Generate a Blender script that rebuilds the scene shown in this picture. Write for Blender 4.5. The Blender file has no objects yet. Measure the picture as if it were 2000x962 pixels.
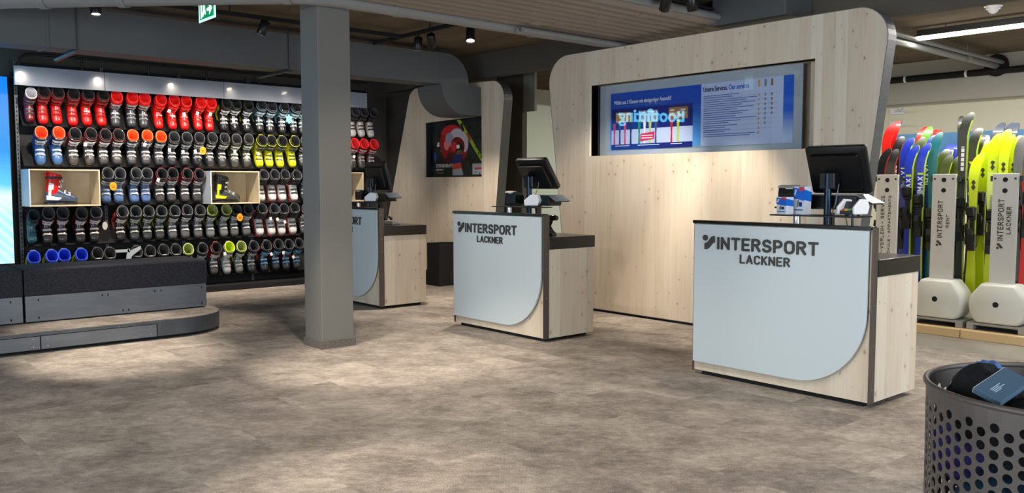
import bpy, bmesh, math, random
from mathutils import Vector, Matrix, Euler
random.seed(7)
R = math.radians
SC = bpy.context.scene
COL = SC.collection

# ------------------------------------------------------------------ camera
cam_d = bpy.data.cameras.new('camera')
cam = bpy.data.objects.new('camera', cam_d)
COL.objects.link(cam)
cam.location = (0, 0, 1.42)
cam.rotation_euler = (R(90 - 4.12), 0, R(49.25))
cam_d.sensor_width = 36.0
cam_d.lens = 36.0 * 1677.0 / 2000.0
cam_d.clip_start = 0.05
cam_d.clip_end = 60
SC.camera = cam

# ------------------------------------------------------------------ view + world
SC.view_settings.view_transform = 'Standard'
SC.view_settings.look = 'None'
SC.view_settings.exposure = 0.18
SC.view_settings.gamma = 1.0
SC.view_settings.use_curve_mapping = False
W = bpy.data.worlds.new('world')
SC.world = W
W.use_nodes = True
W.node_tree.nodes['Background'].inputs[0].default_value = (0.62, 0.78, 1.0, 1)
W.node_tree.nodes['Background'].inputs[1].default_value = 1.2
SC.cycles.max_bounces = 6
SC.cycles.diffuse_bounces = 4
SC.cycles.glossy_bounces = 3
SC.cycles.transparent_max_bounces = 8
SC.cycles.sample_clamp_indirect = 4.0
SC.cycles.use_denoising = True

# light levels (shop lamps, daylight openings and added fill lamps)
P_SPOT = 230.0         # ceiling track spots
P_BOOT = 120.0         # track spots on the boot wall
P_DAY_BACK = 210.0    # daylight through the shop front behind the camera
P_DAY_SIDE = 210.0
P_LINE = 130.0         # linear tubes in the ski rental area, added ones included

def area(name, loc, target, sx, sy, power, col):
    l = bpy.data.lights.new(name, 'AREA')
    l.shape = 'RECTANGLE'; l.size = sx; l.size_y = sy
    l.energy = power; l.color = col
    o = bpy.data.objects.new(name, l)
    o.location = loc
    d = Vector(target) - Vector(loc)
    o.rotation_euler = d.to_track_quat('-Z', 'Y').to_euler()
    COL.objects.link(o)
    return o
area('daylight_back', (-3.5, -3.95, 1.7), (-3.5, 5, 1.2), 7.0, 2.4, P_DAY_BACK, (0.80, 0.91, 1.0))
area('daylight_side', (2.95, 3.0, 1.6), (-5, 3.2, 1.0), 6.0, 2.4, P_DAY_SIDE, (0.78, 0.90, 1.0))

# ------------------------------------------------------------------ materials
def lin(c):
    c = c / 255.0
    return c / 12.92 if c <= 0.04045 else ((c + 0.055) / 1.055) ** 2.4
def rgb(r, g, b): return (lin(r), lin(g), lin(b), 1.0)
MATS = {}
def mat(name, col, rough=0.5, metal=0.0, emit=None, estr=0.0, coat=0.0, spec=0.5):
    if name in MATS: return MATS[name]
    m = bpy.data.materials.new(name); m.use_nodes = True
    b = m.node_tree.nodes['Principled BSDF']
    b.inputs['Base Color'].default_value = rgb(*col)
    b.inputs['Roughness'].default_value = rough
    b.inputs['Metallic'].default_value = metal
    b.inputs['Specular IOR Level'].default_value = spec
    b.inputs['Coat Weight'].default_value = coat
    if emit:
        b.inputs['Emission Color'].default_value = rgb(*emit)
        b.inputs['Emission Strength'].default_value = estr
    MATS[name] = m
    return m
def nd(m, typ, **kw):
    n = m.node_tree.nodes.new(typ)
    for k, v in kw.items(): setattr(n, k, v)
    return n
def lk(m, a, b): m.node_tree.links.new(a, b)
def ramp(m, fac, stops):
    r = nd(m, 'ShaderNodeValToRGB')
    els = r.color_ramp.elements
    while len(els) > 1: els.remove(els[-1])
    els[0].position = stops[0][0]; els[0].color = stops[0][1]
    for p, c in stops[1:]:
        e = els.new(p); e.color = c
    lk(m, fac, r.inputs[0])
    return r.outputs[0]
def mixc(m, fac, a, b, mode='MIX'):
    n = nd(m, 'ShaderNodeMix', data_type='RGBA', blend_type=mode)
    if isinstance(fac, (int, float)): n.inputs[0].default_value = fac
    else: lk(m, fac, n.inputs[0])
    for i, v in ((6, a), (7, b)):
        if isinstance(v, tuple): n.inputs[i].default_value = v
        else: lk(m, v, n.inputs[i])
    return n.outputs[2]
def math_n(m, op, a, b=None, c=None):
    n = nd(m, 'ShaderNodeMath', operation=op)
    for i, v in enumerate((a, b, c)):
        if v is None: continue
        if isinstance(v, (int, float)): n.inputs[i].default_value = v
        else: lk(m, v, n.inputs[i])
    return n.outputs[0]
def noise(m, vec, scale, detail=3.0, rough=0.5):
    n = nd(m, 'ShaderNodeTexNoise'); n.inputs['Scale'].default_value = scale
    n.inputs['Detail'].default_value = detail; n.inputs['Roughness'].default_value = rough
    lk(m, vec, n.inputs['Vector'])
    return n.outputs[0]
def combine(m, x, y, z):
    n = nd(m, 'ShaderNodeCombineXYZ')
    for i, v in enumerate((x, y, z)):
        if isinstance(v, (int, float)): n.inputs[i].default_value = v
        else: lk(m, v, n.inputs[i])
    return n.outputs[0]

def pine(name, seed=0.0):
    """whitewashed pine boards running vertically, object coordinates in metres"""
    m = bpy.data.materials.new(name); m.use_nodes = True
    b = m.node_tree.nodes['Principled BSDF']
    tc = nd(m, 'ShaderNodeTexCoord'); s = nd(m, 'ShaderNodeSeparateXYZ'); lk(m, tc.outputs['Object'], s.inputs[0])
    u = math_n(m, 'ADD', math_n(m, 'ADD', s.outputs[0], s.outputs[1]), seed + 50.0)
    z = s.outputs[2]
    bw = 0.115
    idx = math_n(m, 'FLOOR', math_n(m, 'DIVIDE', u, bw))
    wn = nd(m, 'ShaderNodeTexWhiteNoise', noise_dimensions='1D'); lk(m, idx, wn.inputs['W'])
    board = ramp(m, wn.outputs[0], [(0, rgb(212, 199, 179)), (0.35, rgb(221, 209, 191)), (0.7, rgb(216, 202, 182)), (1, rgb(226, 217, 201))])
    off = math_n(m, 'MULTIPLY', wn.outputs[0], 13.0)
    v = combine(m, math_n(m, 'MULTIPLY', u, 7.0), off, math_n(m, 'MULTIPLY', z, 0.55))
    g = noise(m, v, 3.0, 4.0, 0.6)
    grain = ramp(m, g, [(0.34, rgb(222, 202, 178)), (0.47, rgb(246, 238, 226)), (0.66, rgb(255, 252, 246))])
    c = mixc(m, 0.55, board, grain, 'MULTIPLY')
    c = mixc(m, 0.35, c, board, 'MIX')
    # knots
    wob = noise(m, tc.outputs['Object'], 9.0, 2.0)
    kv = combine(m, math_n(m, 'MULTIPLY_ADD', wob, 0.03, u), math_n(m, 'MULTIPLY_ADD', z, 0.72, math_n(m, 'MULTIPLY', wob, 0.05)), 0.0)
    vo = nd(m, 'ShaderNodeTexVoronoi', feature='F1', voronoi_dimensions='2D'); vo.inputs['Scale'].default_value = 10.5; lk(m, kv, vo.inputs['Vector'])
    sep = nd(m, 'ShaderNodeSeparateColor'); lk(m, vo.outputs['Color'], sep.inputs[0])
    keep = math_n(m, 'MULTIPLY', math_n(m, 'GREATER_THAN', sep.outputs[0], 0.45), math_n(m, 'GREATER_THAN', noise(m, combine(m, math_n(m, 'MULTIPLY', u, 2.2), z, 3.0), 2.2, 1.0), 0.5))
    size = math_n(m, 'MULTIPLY_ADD', sep.outputs[1], 0.12, 0.02)
    k = math_n(m, 'MULTIPLY', keep, math_n(m, 'SMOOTH_MIN', 1.0, math_n(m, 'MAXIMUM', math_n(m, 'SUBTRACT', 1.0, math_n(m, 'DIVIDE', vo.outputs['Distance'], size)), 0.0), 0.2))
    halo = math_n(m, 'MULTIPLY', keep, math_n(m, 'MAXIMUM', math_n(m, 'SUBTRACT', 1.0, math_n(m, 'DIVIDE', vo.outputs['Distance'], math_n(m, 'MULTIPLY', size, 3.2))), 0.0))
    c = mixc(m, math_n(m, 'MULTIPLY', halo, 0.3), c, rgb(196, 166, 136))
    c = mixc(m, math_n(m, 'MINIMUM', math_n(m, 'MULTIPLY', k, 1.5), 0.65), c, rgb(146, 120, 98))
    # board seams
    fr = math_n(m, 'FRACT', math_n(m, 'DIVIDE', u, bw))
    seam = math_n(m, 'LESS_THAN', fr, 0.02)
    c = mixc(m, math_n(m, 'MULTIPLY', seam, 0.16), c, rgb(150, 120, 90))
    lk(m, c, b.inputs['Base Color'])
    b.inputs['Roughness'].default_value = 0.55
    b.inputs['Specular IOR Level'].default_value = 0.3
    MATS[name] = m
    return m
PINE = pine('whitewashed_pine')
PINE2 = pine('whitewashed_pine_pale', 7.3)

def carpet(name, tone=1.0):
    m = bpy.data.materials.new(name); m.use_nodes = True
    b = m.node_tree.nodes['Principled BSDF']
    tc = nd(m, 'ShaderNodeTexCoord'); s = nd(m, 'ShaderNodeSeparateXYZ'); lk(m, tc.outputs['Object'], s.inputs[0])
    x, y = s.outputs[0], s.outputs[1]
    # plank-shaped carpet tiles, each with its own drift of the pattern
    row = math_n(m, 'FLOOR', math_n(m, 'DIVIDE', y, 0.5))
    xs = math_n(m, 'MULTIPLY_ADD', row, 0.5, x)
    tile = math_n(m, 'FLOOR', xs)
    wn = nd(m, 'ShaderNodeTexWhiteNoise', noise_dimensions='2D'); lk(m, combine(m, tile, row, 0.0), wn.inputs['Vector'])
    offs = math_n(m, 'MULTIPLY', wn.outputs[0], 6.0)
    rx = math_n(m, 'ADD', math_n(m, 'MULTIPLY', x, .652), math_n(m, 'MULTIPLY', y, .758))
    ry = math_n(m, 'ADD', math_n(m, 'MULTIPLY', x, -.758), math_n(m, 'MULTIPLY', y, .652))
    n1 = noise(m, combine(m, math_n(m, 'MULTIPLY', rx, 1.0), math_n(m, 'MULTIPLY', ry, 1.25), offs), 2.6, 6.0, 0.68)
    n2 = noise(m, combine(m, math_n(m, 'MULTIPLY', rx, 1.0), math_n(m, 'MULTIPLY', ry, 1.5), offs), 17.0, 4.0, 0.75)
    n3 = noise(m, combine(m, math_n(m, 'MULTIPLY', rx, 1.9), math_n(m, 'MULTIPLY', ry, .8), 0.0), 105.0, 3.0, 0.8)
    f = math_n(m, 'ADD', math_n(m, 'MULTIPLY', n1, 0.40), math_n(m, 'ADD', math_n(m, 'MULTIPLY', n2, 0.26), math_n(m, 'MULTIPLY', n3, 0.34)))
    f = math_n(m, 'ADD', f, math_n(m, 'MULTIPLY', math_n(m, 'SUBTRACT', wn.outputs[0], 0.5), 0.03))
    c = ramp(m, f, [(0.38, rgb(110, 103, 98)), (0.46, rgb(141, 132, 123)), (0.53, rgb(168, 158, 148)), (0.64, rgb(206, 195, 182))])
    rib = math_n(m, 'SINE', math_n(m, 'MULTIPLY', math_n(m, 'ADD', rx, math_n(m, 'MULTIPLY', n2, 0.004)), 900.0))
    c = mixc(m, math_n(m, 'MULTIPLY_ADD', rib, 0.10, 0.10), c, rgb(60, 55, 52))
    lk(m, c, b.inputs['Base Color'])
    b.inputs['Roughness'].default_value = 0.95
    b.inputs['Specular IOR Level'].default_value = 0.1
    bp = nd(m, 'ShaderNodeBump'); bp.inputs['Strength'].default_value = 0.35; bp.inputs['Distance'].default_value = 0.004
    lk(m, n3, bp.inputs['Height']); lk(m, bp.outputs[0], b.inputs['Normal'])
    MATS[name] = m
    return m
CARPET = carpet('carpet_tiles')

def speckle(name, c1, c2, scale, rough=0.7, metal=0.0, stretch=(1, 1, 1), bump=0.0, lo=0.4, hi=0.6):
    m = bpy.data.materials.new(name); m.use_nodes = True
    b = m.node_tree.nodes['Principled BSDF']
    tc = nd(m, 'ShaderNodeTexCoord'); mp = nd(m, 'ShaderNodeMapping'); lk(m, tc.outputs['Object'], mp.inputs[0])
    mp.inputs['Scale'].default_value = stretch
    n = noise(m, mp.outputs[0], scale, 5.0, 0.6)
    lk(m, ramp(m, n, [(lo, rgb(*c1)), (hi, rgb(*c2))]), b.inputs['Base Color'])
    b.inputs['Roughness'].default_value = rough; b.inputs['Metallic'].default_value = metal
    if bump:
        bp = nd(m, 'ShaderNodeBump'); bp.inputs['Strength'].default_value = bump; bp.inputs['Distance'].default_value = 0.01
        lk(m, n, bp.inputs['Height']); lk(m, bp.outputs[0], b.inputs['Normal'])
    MATS[name] = m
    return m
CONC = speckle('ceiling_concrete', (98, 83, 64), (112, 96, 74), 1.6, 0.9, stretch=(0.6, 1.8, 1), bump=0.2)
STEEL = speckle('brushed_steel', (112, 114, 117), (120, 122, 125), 6, 0.42, 0.5, stretch=(1, 0.6, 4))
STEELD = speckle('rolled_dark_steel', (86, 88, 91), (96, 98, 101), 5, 0.45, 0.45, stretch=(1, 1.5, 1))
TILE = speckle('grey_floor_tile', (128, 124, 116), (142, 138, 130), 3, 0.35)
FABRIC = speckle('black_felt', (36, 36, 42), (50, 50, 57), 60, 0.95)
GREYWALL = mat('grey_plaster', (86, 80, 74), 0.9)
DARKWALL = mat('dark_plaster', (70, 66, 60), 0.9)
PILLAR = mat('pillar_paint', (112, 110, 104), 0.55)
DUCTM = mat('duct_paint', (84, 87, 88), 0.6)
BEAMM = mat('beam_paint', (84, 80, 72), 0.85)
PIPEG = mat('grey_pipe', (128, 128, 126), 0.45)
PIPEB = mat('beige_pipe', (134, 122, 110), 0.55)
WHITEP = mat('white_laminate', (200, 211, 215), 0.35)
CREAM = mat('cream_plaster', (222, 218, 196), 0.85)
CREAMG = mat('grey_bulkhead', (176, 172, 162), 0.85)
BLACK = mat('black_plastic', (16, 17, 19), 0.35)
BLACKM = mat('black_matt', (14, 14, 15), 0.8)
BLACKG = mat('black_gloss', (10, 11, 13), 0.15)
TOPM = mat('black_worktop', (28, 25, 24), 0.22)
LETTER = mat('anthracite_lettering', (62, 58, 56), 0.4)
TAUPE = mat('taupe_edge', (92, 82, 76), 0.4, 0.3)
ANTHR = mat('anthracite_metal', (60, 62, 64), 0.4, 0.5)
WHITE = mat('white_plastic', (232, 233, 238), 0.35)
SILVER = mat('silver_metal', (200, 200, 202), 0.25, 0.9)
CHROME = mat('chrome', (225, 225, 228), 0.12, 1.0)

# ------------------------------------------------------------------ mesh builder
class MB:
    def __init__(s): s.v = []; s.f = []; s.mi = []; s.mats = []; s.cur = 0
    def m(s, material):
        if material not in s.mats: s.mats.append(material)
        s.cur = s.mats.index(material); return s
    def add(s, vs, fs, M=None):
        n = len(s.v)
        if M is not None: vs = [tuple(M @ Vector(p)) for p in vs]
        s.v += [tuple(p) for p in vs]
        s.f += [tuple(i + n for i in f) for f in fs]
        s.mi += [s.cur] * len(fs)
        return s
    def box(s, x0, y0, z0, x1, y1, z1, M=None):
        vs = [(x0,y0,z0),(x1,y0,z0),(x1,y1,z0),(x0,y1,z0),(x0,y0,z1),(x1,y0,z1),(x1,y1,z1),(x0,y1,z1)]
        return s.add(vs, [(0,3,2,1),(4,5,6,7),(0,1,5,4),(1,2,6,5),(2,3,7,6),(3,0,4,7)], M)
    def loft(s, rings, closed=True, cap0=True, cap1=True, M=None):
        n = len(rings[0]); vs = [p for r in rings for p in r]; fs = []
        for i in range(len(rings) - 1):
            for j in range(n if closed else n - 1):
                a = i*n + j; b = i*n + (j+1) % n
                fs.append((a, b, b + n, a + n))
        if cap0: fs.append(tuple(reversed(range(n))))
        if cap1: fs.append(tuple(range((len(rings)-1)*n, len(rings)*n)))
        return s.add(vs, fs, M)
    def cyl(s, p0, p1, r0, r1=None, n=20, cap=True):
        r1 = r0 if r1 is None else r1
        p0 = Vector(p0); p1 = Vector(p1); q = (p1 - p0).to_track_quat('Z', 'Y')
        ring = lambda c, r: [tuple(c + q @ Vector((r*math.cos(2*math.pi*k/n), r*math.sin(2*math.pi*k/n), 0))) for k in range(n)]
        return s.loft([ring(p0, r0), ring(p1, r1)], True, cap, cap)
    def tube(s, pts, r, n=10, cap=True):
        pts = [Vector(p) for p in pts]; rings = []
        up = None
        for i, p in enumerate(pts):
            d = (pts[min(i+1, len(pts)-1)] - pts[max(i-1, 0)]).normalized()
            if up is None:
                up = Vector((0,0,1)) if abs(d.z) < 0.9 else Vector((1,0,0))
            a = d.cross(up).normalized(); b = a.cross(d).normalized(); up = b
            rr = r[i] if isinstance(r, (list, tuple)) else r
            rings.append([tuple(p + a*rr*math.cos(2*math.pi*k/n) + b*rr*math.sin(2*math.pi*k/n)) for k in range(n)])
        return s.loft(rings, True, cap, cap)
    def lathe(s, prof, n=32, M=None, cap0=False, cap1=False):
        rings = [[(r*math.cos(2*math.pi*k/n), r*math.sin(2*math.pi*k/n), z) for k in range(n)] for r, z in prof]
        return s.loft(rings, True, cap0, cap1, M)
    def prism(s, poly, d0, d1, axis='y', M=None):
        """extrude a 2D polygon; axis y: poly in (x,z); x: poly in (y,z); z: poly in (x,y)"""
        def p3(p, d):
            return (p[0], d, p[1]) if axis == 'y' else ((d, p[0], p[1]) if axis == 'x' else (p[0], p[1], d))
        n = len(poly)
        vs = [p3(p, d0) for p in poly] + [p3(p, d1) for p in poly]
        fs = [tuple(reversed(range(n))), tuple(range(n, 2*n))] + [(i, (i+1) % n, (i+1) % n + n, i + n) for i in range(n)]
        return s.add(vs, fs, M)
    def build(s, name, material=None, parent=None, smooth=None, bevel=0.0, loc=None, recalc=True):
        me = bpy.data.meshes.new(name)
        me.from_pydata(s.v, [], s.f)
        if s.mats:
            for mm in s.mats: me.materials.append(mm)
            me.polygons.foreach_set('material_index', s.mi)
        elif material: me.materials.append(material)
        if recalc:
            bm = bmesh.new(); bm.from_mesh(me)
            bmesh.ops.recalc_face_normals(bm, faces=bm.faces)
            bm.to_mesh(me); bm.free()
        if smooth:
            me.polygons.foreach_set('use_smooth', [True]*len(me.polygons))
            me.set_sharp_from_angle(angle=R(smooth))
        o = bpy.data.objects.new(name, me)
        if parent: o.parent = parent
        if loc: o.location = loc
        if bevel:
            b = o.modifiers.new('bevel', 'BEVEL'); b.width = bevel; b.segments = 2; b.limit_method = 'ANGLE'; b.angle_limit = R(50)
        COL.objects.link(o)
        return o

def thing(name, label, cat, loc=(0,0,0), rot=(0,0,0), group=None):
    o = bpy.data.objects.new(name, None); COL.objects.link(o)
    o.empty_display_size = 0.1
    o.location = loc; o.rotation_euler = rot
    o['label'] = label; o['category'] = cat
    if group: o['group'] = group
    return o
def tag(o, label, cat, group=None, kind=None):
    o['label'] = label; o['category'] = cat
    if group: o['group'] = group
    if kind: o['kind'] = kind
    return o
def struct(o, label=None):
    o['kind'] = 'structure'
    if label: o['label'] = label; o['category'] = 'building part'
    return o
def copy_tree(o, parent=None):
    c = o.copy(); COL.objects.link(c)
    if parent: c.parent = parent
    for ch in list(o.children): copy_tree(ch, c)
    return c
def bez_shape(name, loops, depth, material, parent=None, M=None, bevel=0.0):
    """flat 2D outline (first loop) with holes (other loops), extruded, standing in XZ facing -Y"""
    cu = bpy.data.curves.new(name, 'CURVE'); cu.dimensions = '2D'; cu.fill_mode = 'BOTH'; cu.extrude = depth / 2
    for lp in loops:
        sp = cu.splines.new('POLY'); sp.points.add(len(lp) - 1)
        for i, (x, z) in enumerate(lp): sp.points[i].co = (x, z, 0, 1)
        sp.use_cyclic_u = True
    t = bpy.data.objects.new('tmp', cu)
    me = bpy.data.meshes.new_from_object(t)
    bpy.data.objects.remove(t); bpy.data.curves.remove(cu)
    me.name = name
    me.transform(Matrix(((1,0,0,0),(0,0,-1,0),(0,1,0,0),(0,0,0,1))))
    if M is not None: me.transform(M)
    me.materials.clear(); me.materials.append(material)
    o = bpy.data.objects.new(name, me)
    if parent: o.parent = parent
    COL.objects.link(o)
    if bevel:
        b = o.modifiers.new('bevel', 'BEVEL'); b.width = bevel; b.segments = 2; b.limit_method = 'ANGLE'; b.angle_limit = R(50)
    return o
def arc2(cx, cz, r, a0, a1, n=12, rz=None):
    rz = rz or r
    return [(cx + r*math.cos(R(a0 + (a1-a0)*i/n)), cz + rz*math.sin(R(a0 + (a1-a0)*i/n))) for i in range(n + 1)]

# ------------------------------------------------------------------ lettering: monoline stroke alphabet
def _a(cx, cy, rx, ry, a0, a1, n=8):
    return [(cx + rx*math.cos(R(a0 + (a1-a0)*i/n)), cy + ry*math.sin(R(a0 + (a1-a0)*i/n))) for i in range(n+1)]
GL = {
 'I': (0.0, [[(0,0),(0,1)]]),
 'N': (0.56, [[(0,0),(0,1),(.56,0),(.56,1)]]),
 'T': (0.56, [[(0,1),(.56,1)],[(.28,1),(.28,0)]]),
 'E': (0.48, [[(.48,1),(0,1),(0,0),(.48,0)],[(0,.5),(.42,.5)]]),
 'R': (0.54, [[(0,0),(0,1),(.27,1)]+_a(.27,.76,.25,.24,90,-90)+[(0,.52)],[(.25,.52),(.54,0)]]),
 'S': (0.54, [_a(.27,.75,.25,.25,20,180)+_a(.27,.75,.25,.25,180,250,4)+_a(.27,.25,.27,.25,70,-160,10)]),
 'P': (0.52, [[(0,0),(0,1),(.26,1)]+_a(.26,.73,.26,.27,90,-90)+[(0,.46)]]),
 'O': (0.60, [_a(.3,.7,.3,.3,0,180)+_a(.3,.3,.3,.3,180,360)+[(.6,.7)]]),
 'L': (0.44, [[(0,1),(0,0),(.44,0)]]),
 'A': (0.60, [[(0,0),(.3,1),(.6,0)],[(.1,.3),(.5,.3)]]),
 'C': (0.54, [_a(.29,.7,.28,.3,20,180)+_a(.29,.3,.28,.3,180,340)]),
 'K': (0.52, [[(0,0),(0,1)],[(.5,1),(0,.42)],[(.16,.6),(.52,0)]]),
 'H': (0.56, [[(0,0),(0,1)],[(.56,0),(.56,1)],[(0,.5),(.56,.5)]]),
 'V': (0.60, [[(0,1),(.3,0),(.6,1)]]),
 'U': (0.56, [[(0,1),(0,.28)]+_a(.28,.28,.28,.28,180,360)+[(.56,1)]]),
 'M': (0.70, [[(0,0),(0,1),(.35,.3),(.7,1),(.7,0)]]),
 'X': (0.56, [[(0,0),(.56,1)],[(0,1),(.56,0)]]),
 'F': (0.46, [[(0,0),(0,1),(.46,1)],[(0,.52),(.4,.52)]]),
 'G': (0.56, [_a(.29,.7,.28,.3,20,180)+_a(.29,.3,.28,.3,180,360)+[(.57,.46),(.32,.46)]]),
 'B': (0.52, [[(0,0),(0,1),(.26,1)]+_a(.26,.76,.22,.24,90,-90)+[(0,.52),(.28,.52)]+_a(.28,.26,.24,.26,90,-90)+[(0,0)]]),
 'D': (0.56, [[(0,0),(0,1),(.26,1)]+_a(.26,.7,.3,.3,90,0)+_a(.26,.3,.3,.3,0,-90)+[(0,0)]]),
 'Y': (0.56, [[(0,1),(.28,.5),(.56,1)],[(.28,.5),(.28,0)]]),
 '-': (0.28, [[(0,.45),(.28,.45)]]), ' ': (0.12, []),
 'W': (0.8, [[(0,1),(.2,0),(.4,.8),(.6,0),(.8,1)]]),
 '3': (0.5, [_a(.25,.75,.24,.25,150,-90)+_a(.25,.26,.26,.26,90,-150)]),
}
def stroke_text(mb, txt, x0, z0, h, width=None, w=0.16, y=0.0, d=0.004, gap=0.24, M=None):
    """letters standing in the XZ plane, front at y-d; w = stroke / height"""
    adv = []; tot = 0
    for ch in txt:
        adv.append(tot); tot += GL[ch][0] + gap + w * .6
    tot -= gap + w * .6
    sx = (width - w*h) / (tot * h) if width else 1.0
    r = w * h / 2; ly = 0
    for ch, ax in zip(txt, adv):
        for pl in GL[ch][1]:
            P = [(x0 + r + (ax + p[0])*h*sx, z0 + r + p[1]*(h - 2*r)) for p in pl]
            for i in range(len(P) - 1):
                a = Vector(P[i]); b = Vector(P[i+1]); dv = b - a
                if dv.length < 1e-6: continue
                n = Vector((-dv.y, dv.x)).normalized() * r
                q = [a + n, a - n, b - n, b + n]
                ly += 1
                mb.prism([(p.x, p.y) for p in q], y + .001, y - d - .00003*(ly % 40), 'y', M)
            for p in P:
                ly += 1
                mb.prism([(p[0] + r*math.cos(2*math.pi*k/12), p[1] + r*math.sin(2*math.pi*k/12)) for k in range(12)], y + .001, y - d - .00003*(ly % 40), 'y', M)
    return mb
def font_text(name, body, size, material, parent, M, bold=0.0, extrude=0.0008, width=None, shear=0.0):
    cu = bpy.data.curves.new(name, 'FONT'); cu.body = body; cu.size = size; cu.offset = bold; cu.extrude = extrude; cu.shear = shear
    cu.resolution_u = 3
    t = bpy.data.objects.new('tmp', cu)
    me = bpy.data.meshes.new_from_object(t)
    bpy.data.objects.remove(t); bpy.data.curves.remove(cu)
    me.name = name
    if width:
        xs = [v.co.x for v in me.vertices]; k = width / (max(xs) - min(xs)); x0 = min(xs)
        for v in me.vertices: v.co.x = (v.co.x - x0) * k
    me.transform(Matrix(((1,0,0,0),(0,0,-1,0),(0,1,0,0),(0,0,0,1))))
    me.transform(M)
    me.materials.clear(); me.materials.append(material)
    o = bpy.data.objects.new(name, me); o.parent = parent; COL.objects.link(o)
    return o

# ================================================================== THE SETTING
CEIL = 3.2
struct(MB().box(-12.2, -4.2, -0.1, 3.2, 7.63, 0.0).build('floor', CARPET))
tf = struct(MB().box(-12.2, 7.63, -0.1, 3.2, 13.1, -0.001).build('floor', TILE))
struct(MB().box(-12.2, -4.2, CEIL, 3.2, 13.1, CEIL + .15).build('ceiling', CONC))
struct(MB().box(-11.95, -4.2, 0, -11.75, 8.3, CEIL).build('wall_left', GREYWALL))
struct(MB().box(-11.95, 7.48, 0, -9.6, 7.7, 2.8).build('wall_inner', DARKWALL))
struct(MB().box(-12.2, 8.3, 0, -12.0, 13.1, CEIL).build('wall_rental_left', CREAM))
struct(MB().box(-12.2, 12.95, 0, 3.2, 13.1, CEIL).build('wall_rental_back', CREAM))
struct(MB().box(-12.2, 12.75, 2.61, 3.2, 12.95, CEIL).build('trim_bulkhead', CREAMG))
# shop front behind the camera and on its right: wall with a wide glazed opening
def window_wall(name, axis, pos, a0, a1, o0, o1, zb, zt):
    mb = MB()
    t = 0.15
    def bx(u0, u1, z0, z1):
        if axis == 'y': mb.box(u0, pos - t, z0, u1, pos, z1)
        else: mb.box(pos, u0, z0, pos + t, u1, z1)
    bx(a0, o0, 0, CEIL); bx(o1, a1, 0, CEIL); bx(o0, o1, 0, zb); bx(o0, o1, zt, CEIL)
    return struct(mb.build(name, CREAMG))
window_wall('wall_back', 'y', -4.05, -12.2, 3.2, -7.1, 0.1, 0.45, 2.95)
window_wall('wall_right', 'x', 3.0, -4.2, 13.1, 0, 6.0, 0.35, 2.85)

# concrete beam across the hall and column stub
struct(MB().box(-12.0, 7.45, 2.87, 3.0, 7.55, CEIL).build('ceiling_beam', BEAMM))
struct(MB().box(-9.5, 7.90, 0, -8.95, 7.97, CEIL).build('wall_dark_pier', DARKWALL))
struct(MB().box(-8.95, 7.92, 2.42, -8.72, 7.96, CEIL).build('wall_light_pier', mat('pale_pier', (116, 120, 112), .8)))
o = MB().box(-5.15, 7.0, 2.95, -4.35, 7.44, 3.2).build('air_vent_box', DUCTM, bevel=.005)
tag(o, 'dark grey ventilation box under the ceiling above the big screen panel', 'vent box')

# pillar
p = thing('square_pillar', 'grey painted square pillar with carpet skirting in the middle of the shop', 'pillar', (-6.785, 3.705, 0))
MB().box(-.155, -.155, 0, .155, .155, 2.93).build('shaft', PILLAR, p, bevel=.004)
MB().box(-.168, -.168, 0, .168, .168, .07).build('carpet_skirting', speckle('skirting_carpet', (84, 79, 74), (112, 106, 98), 90, .95), p)
MB().box(-.155, -.155, 2.93, .155, .155, CEIL).build('pillar_head', PILLAR, p)

# ================================================================== big screen panel
def rounded_quad(pts, rad, n=10):
    out = []
    N = len(pts)
    for i in range(N):
        p = Vector(pts[i]); a = Vector(pts[i-1]); b = Vector(pts[(i+1) % N]); r = rad[i]
        if r <= 0: out.append((p.x, p.y)); continue
        da = (a-p).normalized(); db = (b-p).normalized()
        ang = da.angle(db); t = r / math.tan(ang/2)
        c = p + (da+db).normalized() * (r / math.sin(ang/2))
        s = p + da*t; e = p + db*t
        a0 = math.atan2(s.y-c.y, s.x-c.x); a1 = math.atan2(e.y-c.y, e.x-c.x)
        d = (a1-a0 + math.pi) % (2*math.pi) - math.pi
        for k in range(n+1):
            an = a0 + d*k/n; out.append((c.x + r*math.cos(an), c.y + r*math.sin(an)))
    return out
def edge_strip(mb, poly, d0, d1, th=0.006, skip=0.02):
    """metal band round the outline"""
    N = len(poly)
    cx = sum(p[0] for p in poly)/N; cz = sum(p[1] for p in poly)/N
    for i in range(N):
        a = Vector(poly[i]); b = Vector(poly[(i+1) % N])
        if a.y < skip and b.y < skip: continue
        dv = b - a
        if dv.length < 1e-6: continue
        n = Vector((dv.y, -dv.x)).normalized()*th
        if (a - Vector((cx, cz))).dot(n) < 0: n = -n
        mb.prism([tuple(a), tuple(b), tuple(b+n), tuple(a+n)], d0, d1, 'y')
    return mb
YS = 6.98
OUT = rounded_quad([(-7.10, 0.03), (-3.70, 0.03), (-3.36, 2.895), (-7.47, 2.895)], [0, 0, .26, .30])
HOLE = [(-6.77, 1.738), (-4.035, 1.738), (-4.035, 2.522), (-6.77, 2.522)]
sw = thing('screen_panel', 'large whitewashed pine partition with rounded top corners and a wide glazed recess', 'partition', (0, 0, 0))
bez_shape('front_board', [OUT, HOLE], 0.03, PINE, sw, Matrix.Translation((0, YS + .015, 0)))
edge_strip(MB(), OUT, YS - .001, YS + .14).build('edge_band', STEEL, sw, smooth=30)
MB().box(-7.08, YS + .03, 0, -3.72, YS + .12, .03).build('plinth', BLACKM, sw)
core = rounded_quad([(-7.08, 0.035), (-3.72, 0.035), (-3.39, 2.87), (-7.45, 2.87)], [0, 0, .26, .30])
bez_shape('back_board', [core, HOLE], 0.1, PINE, sw, Matrix.Translation((0, YS + .085, 0)))
mb = MB()
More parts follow.
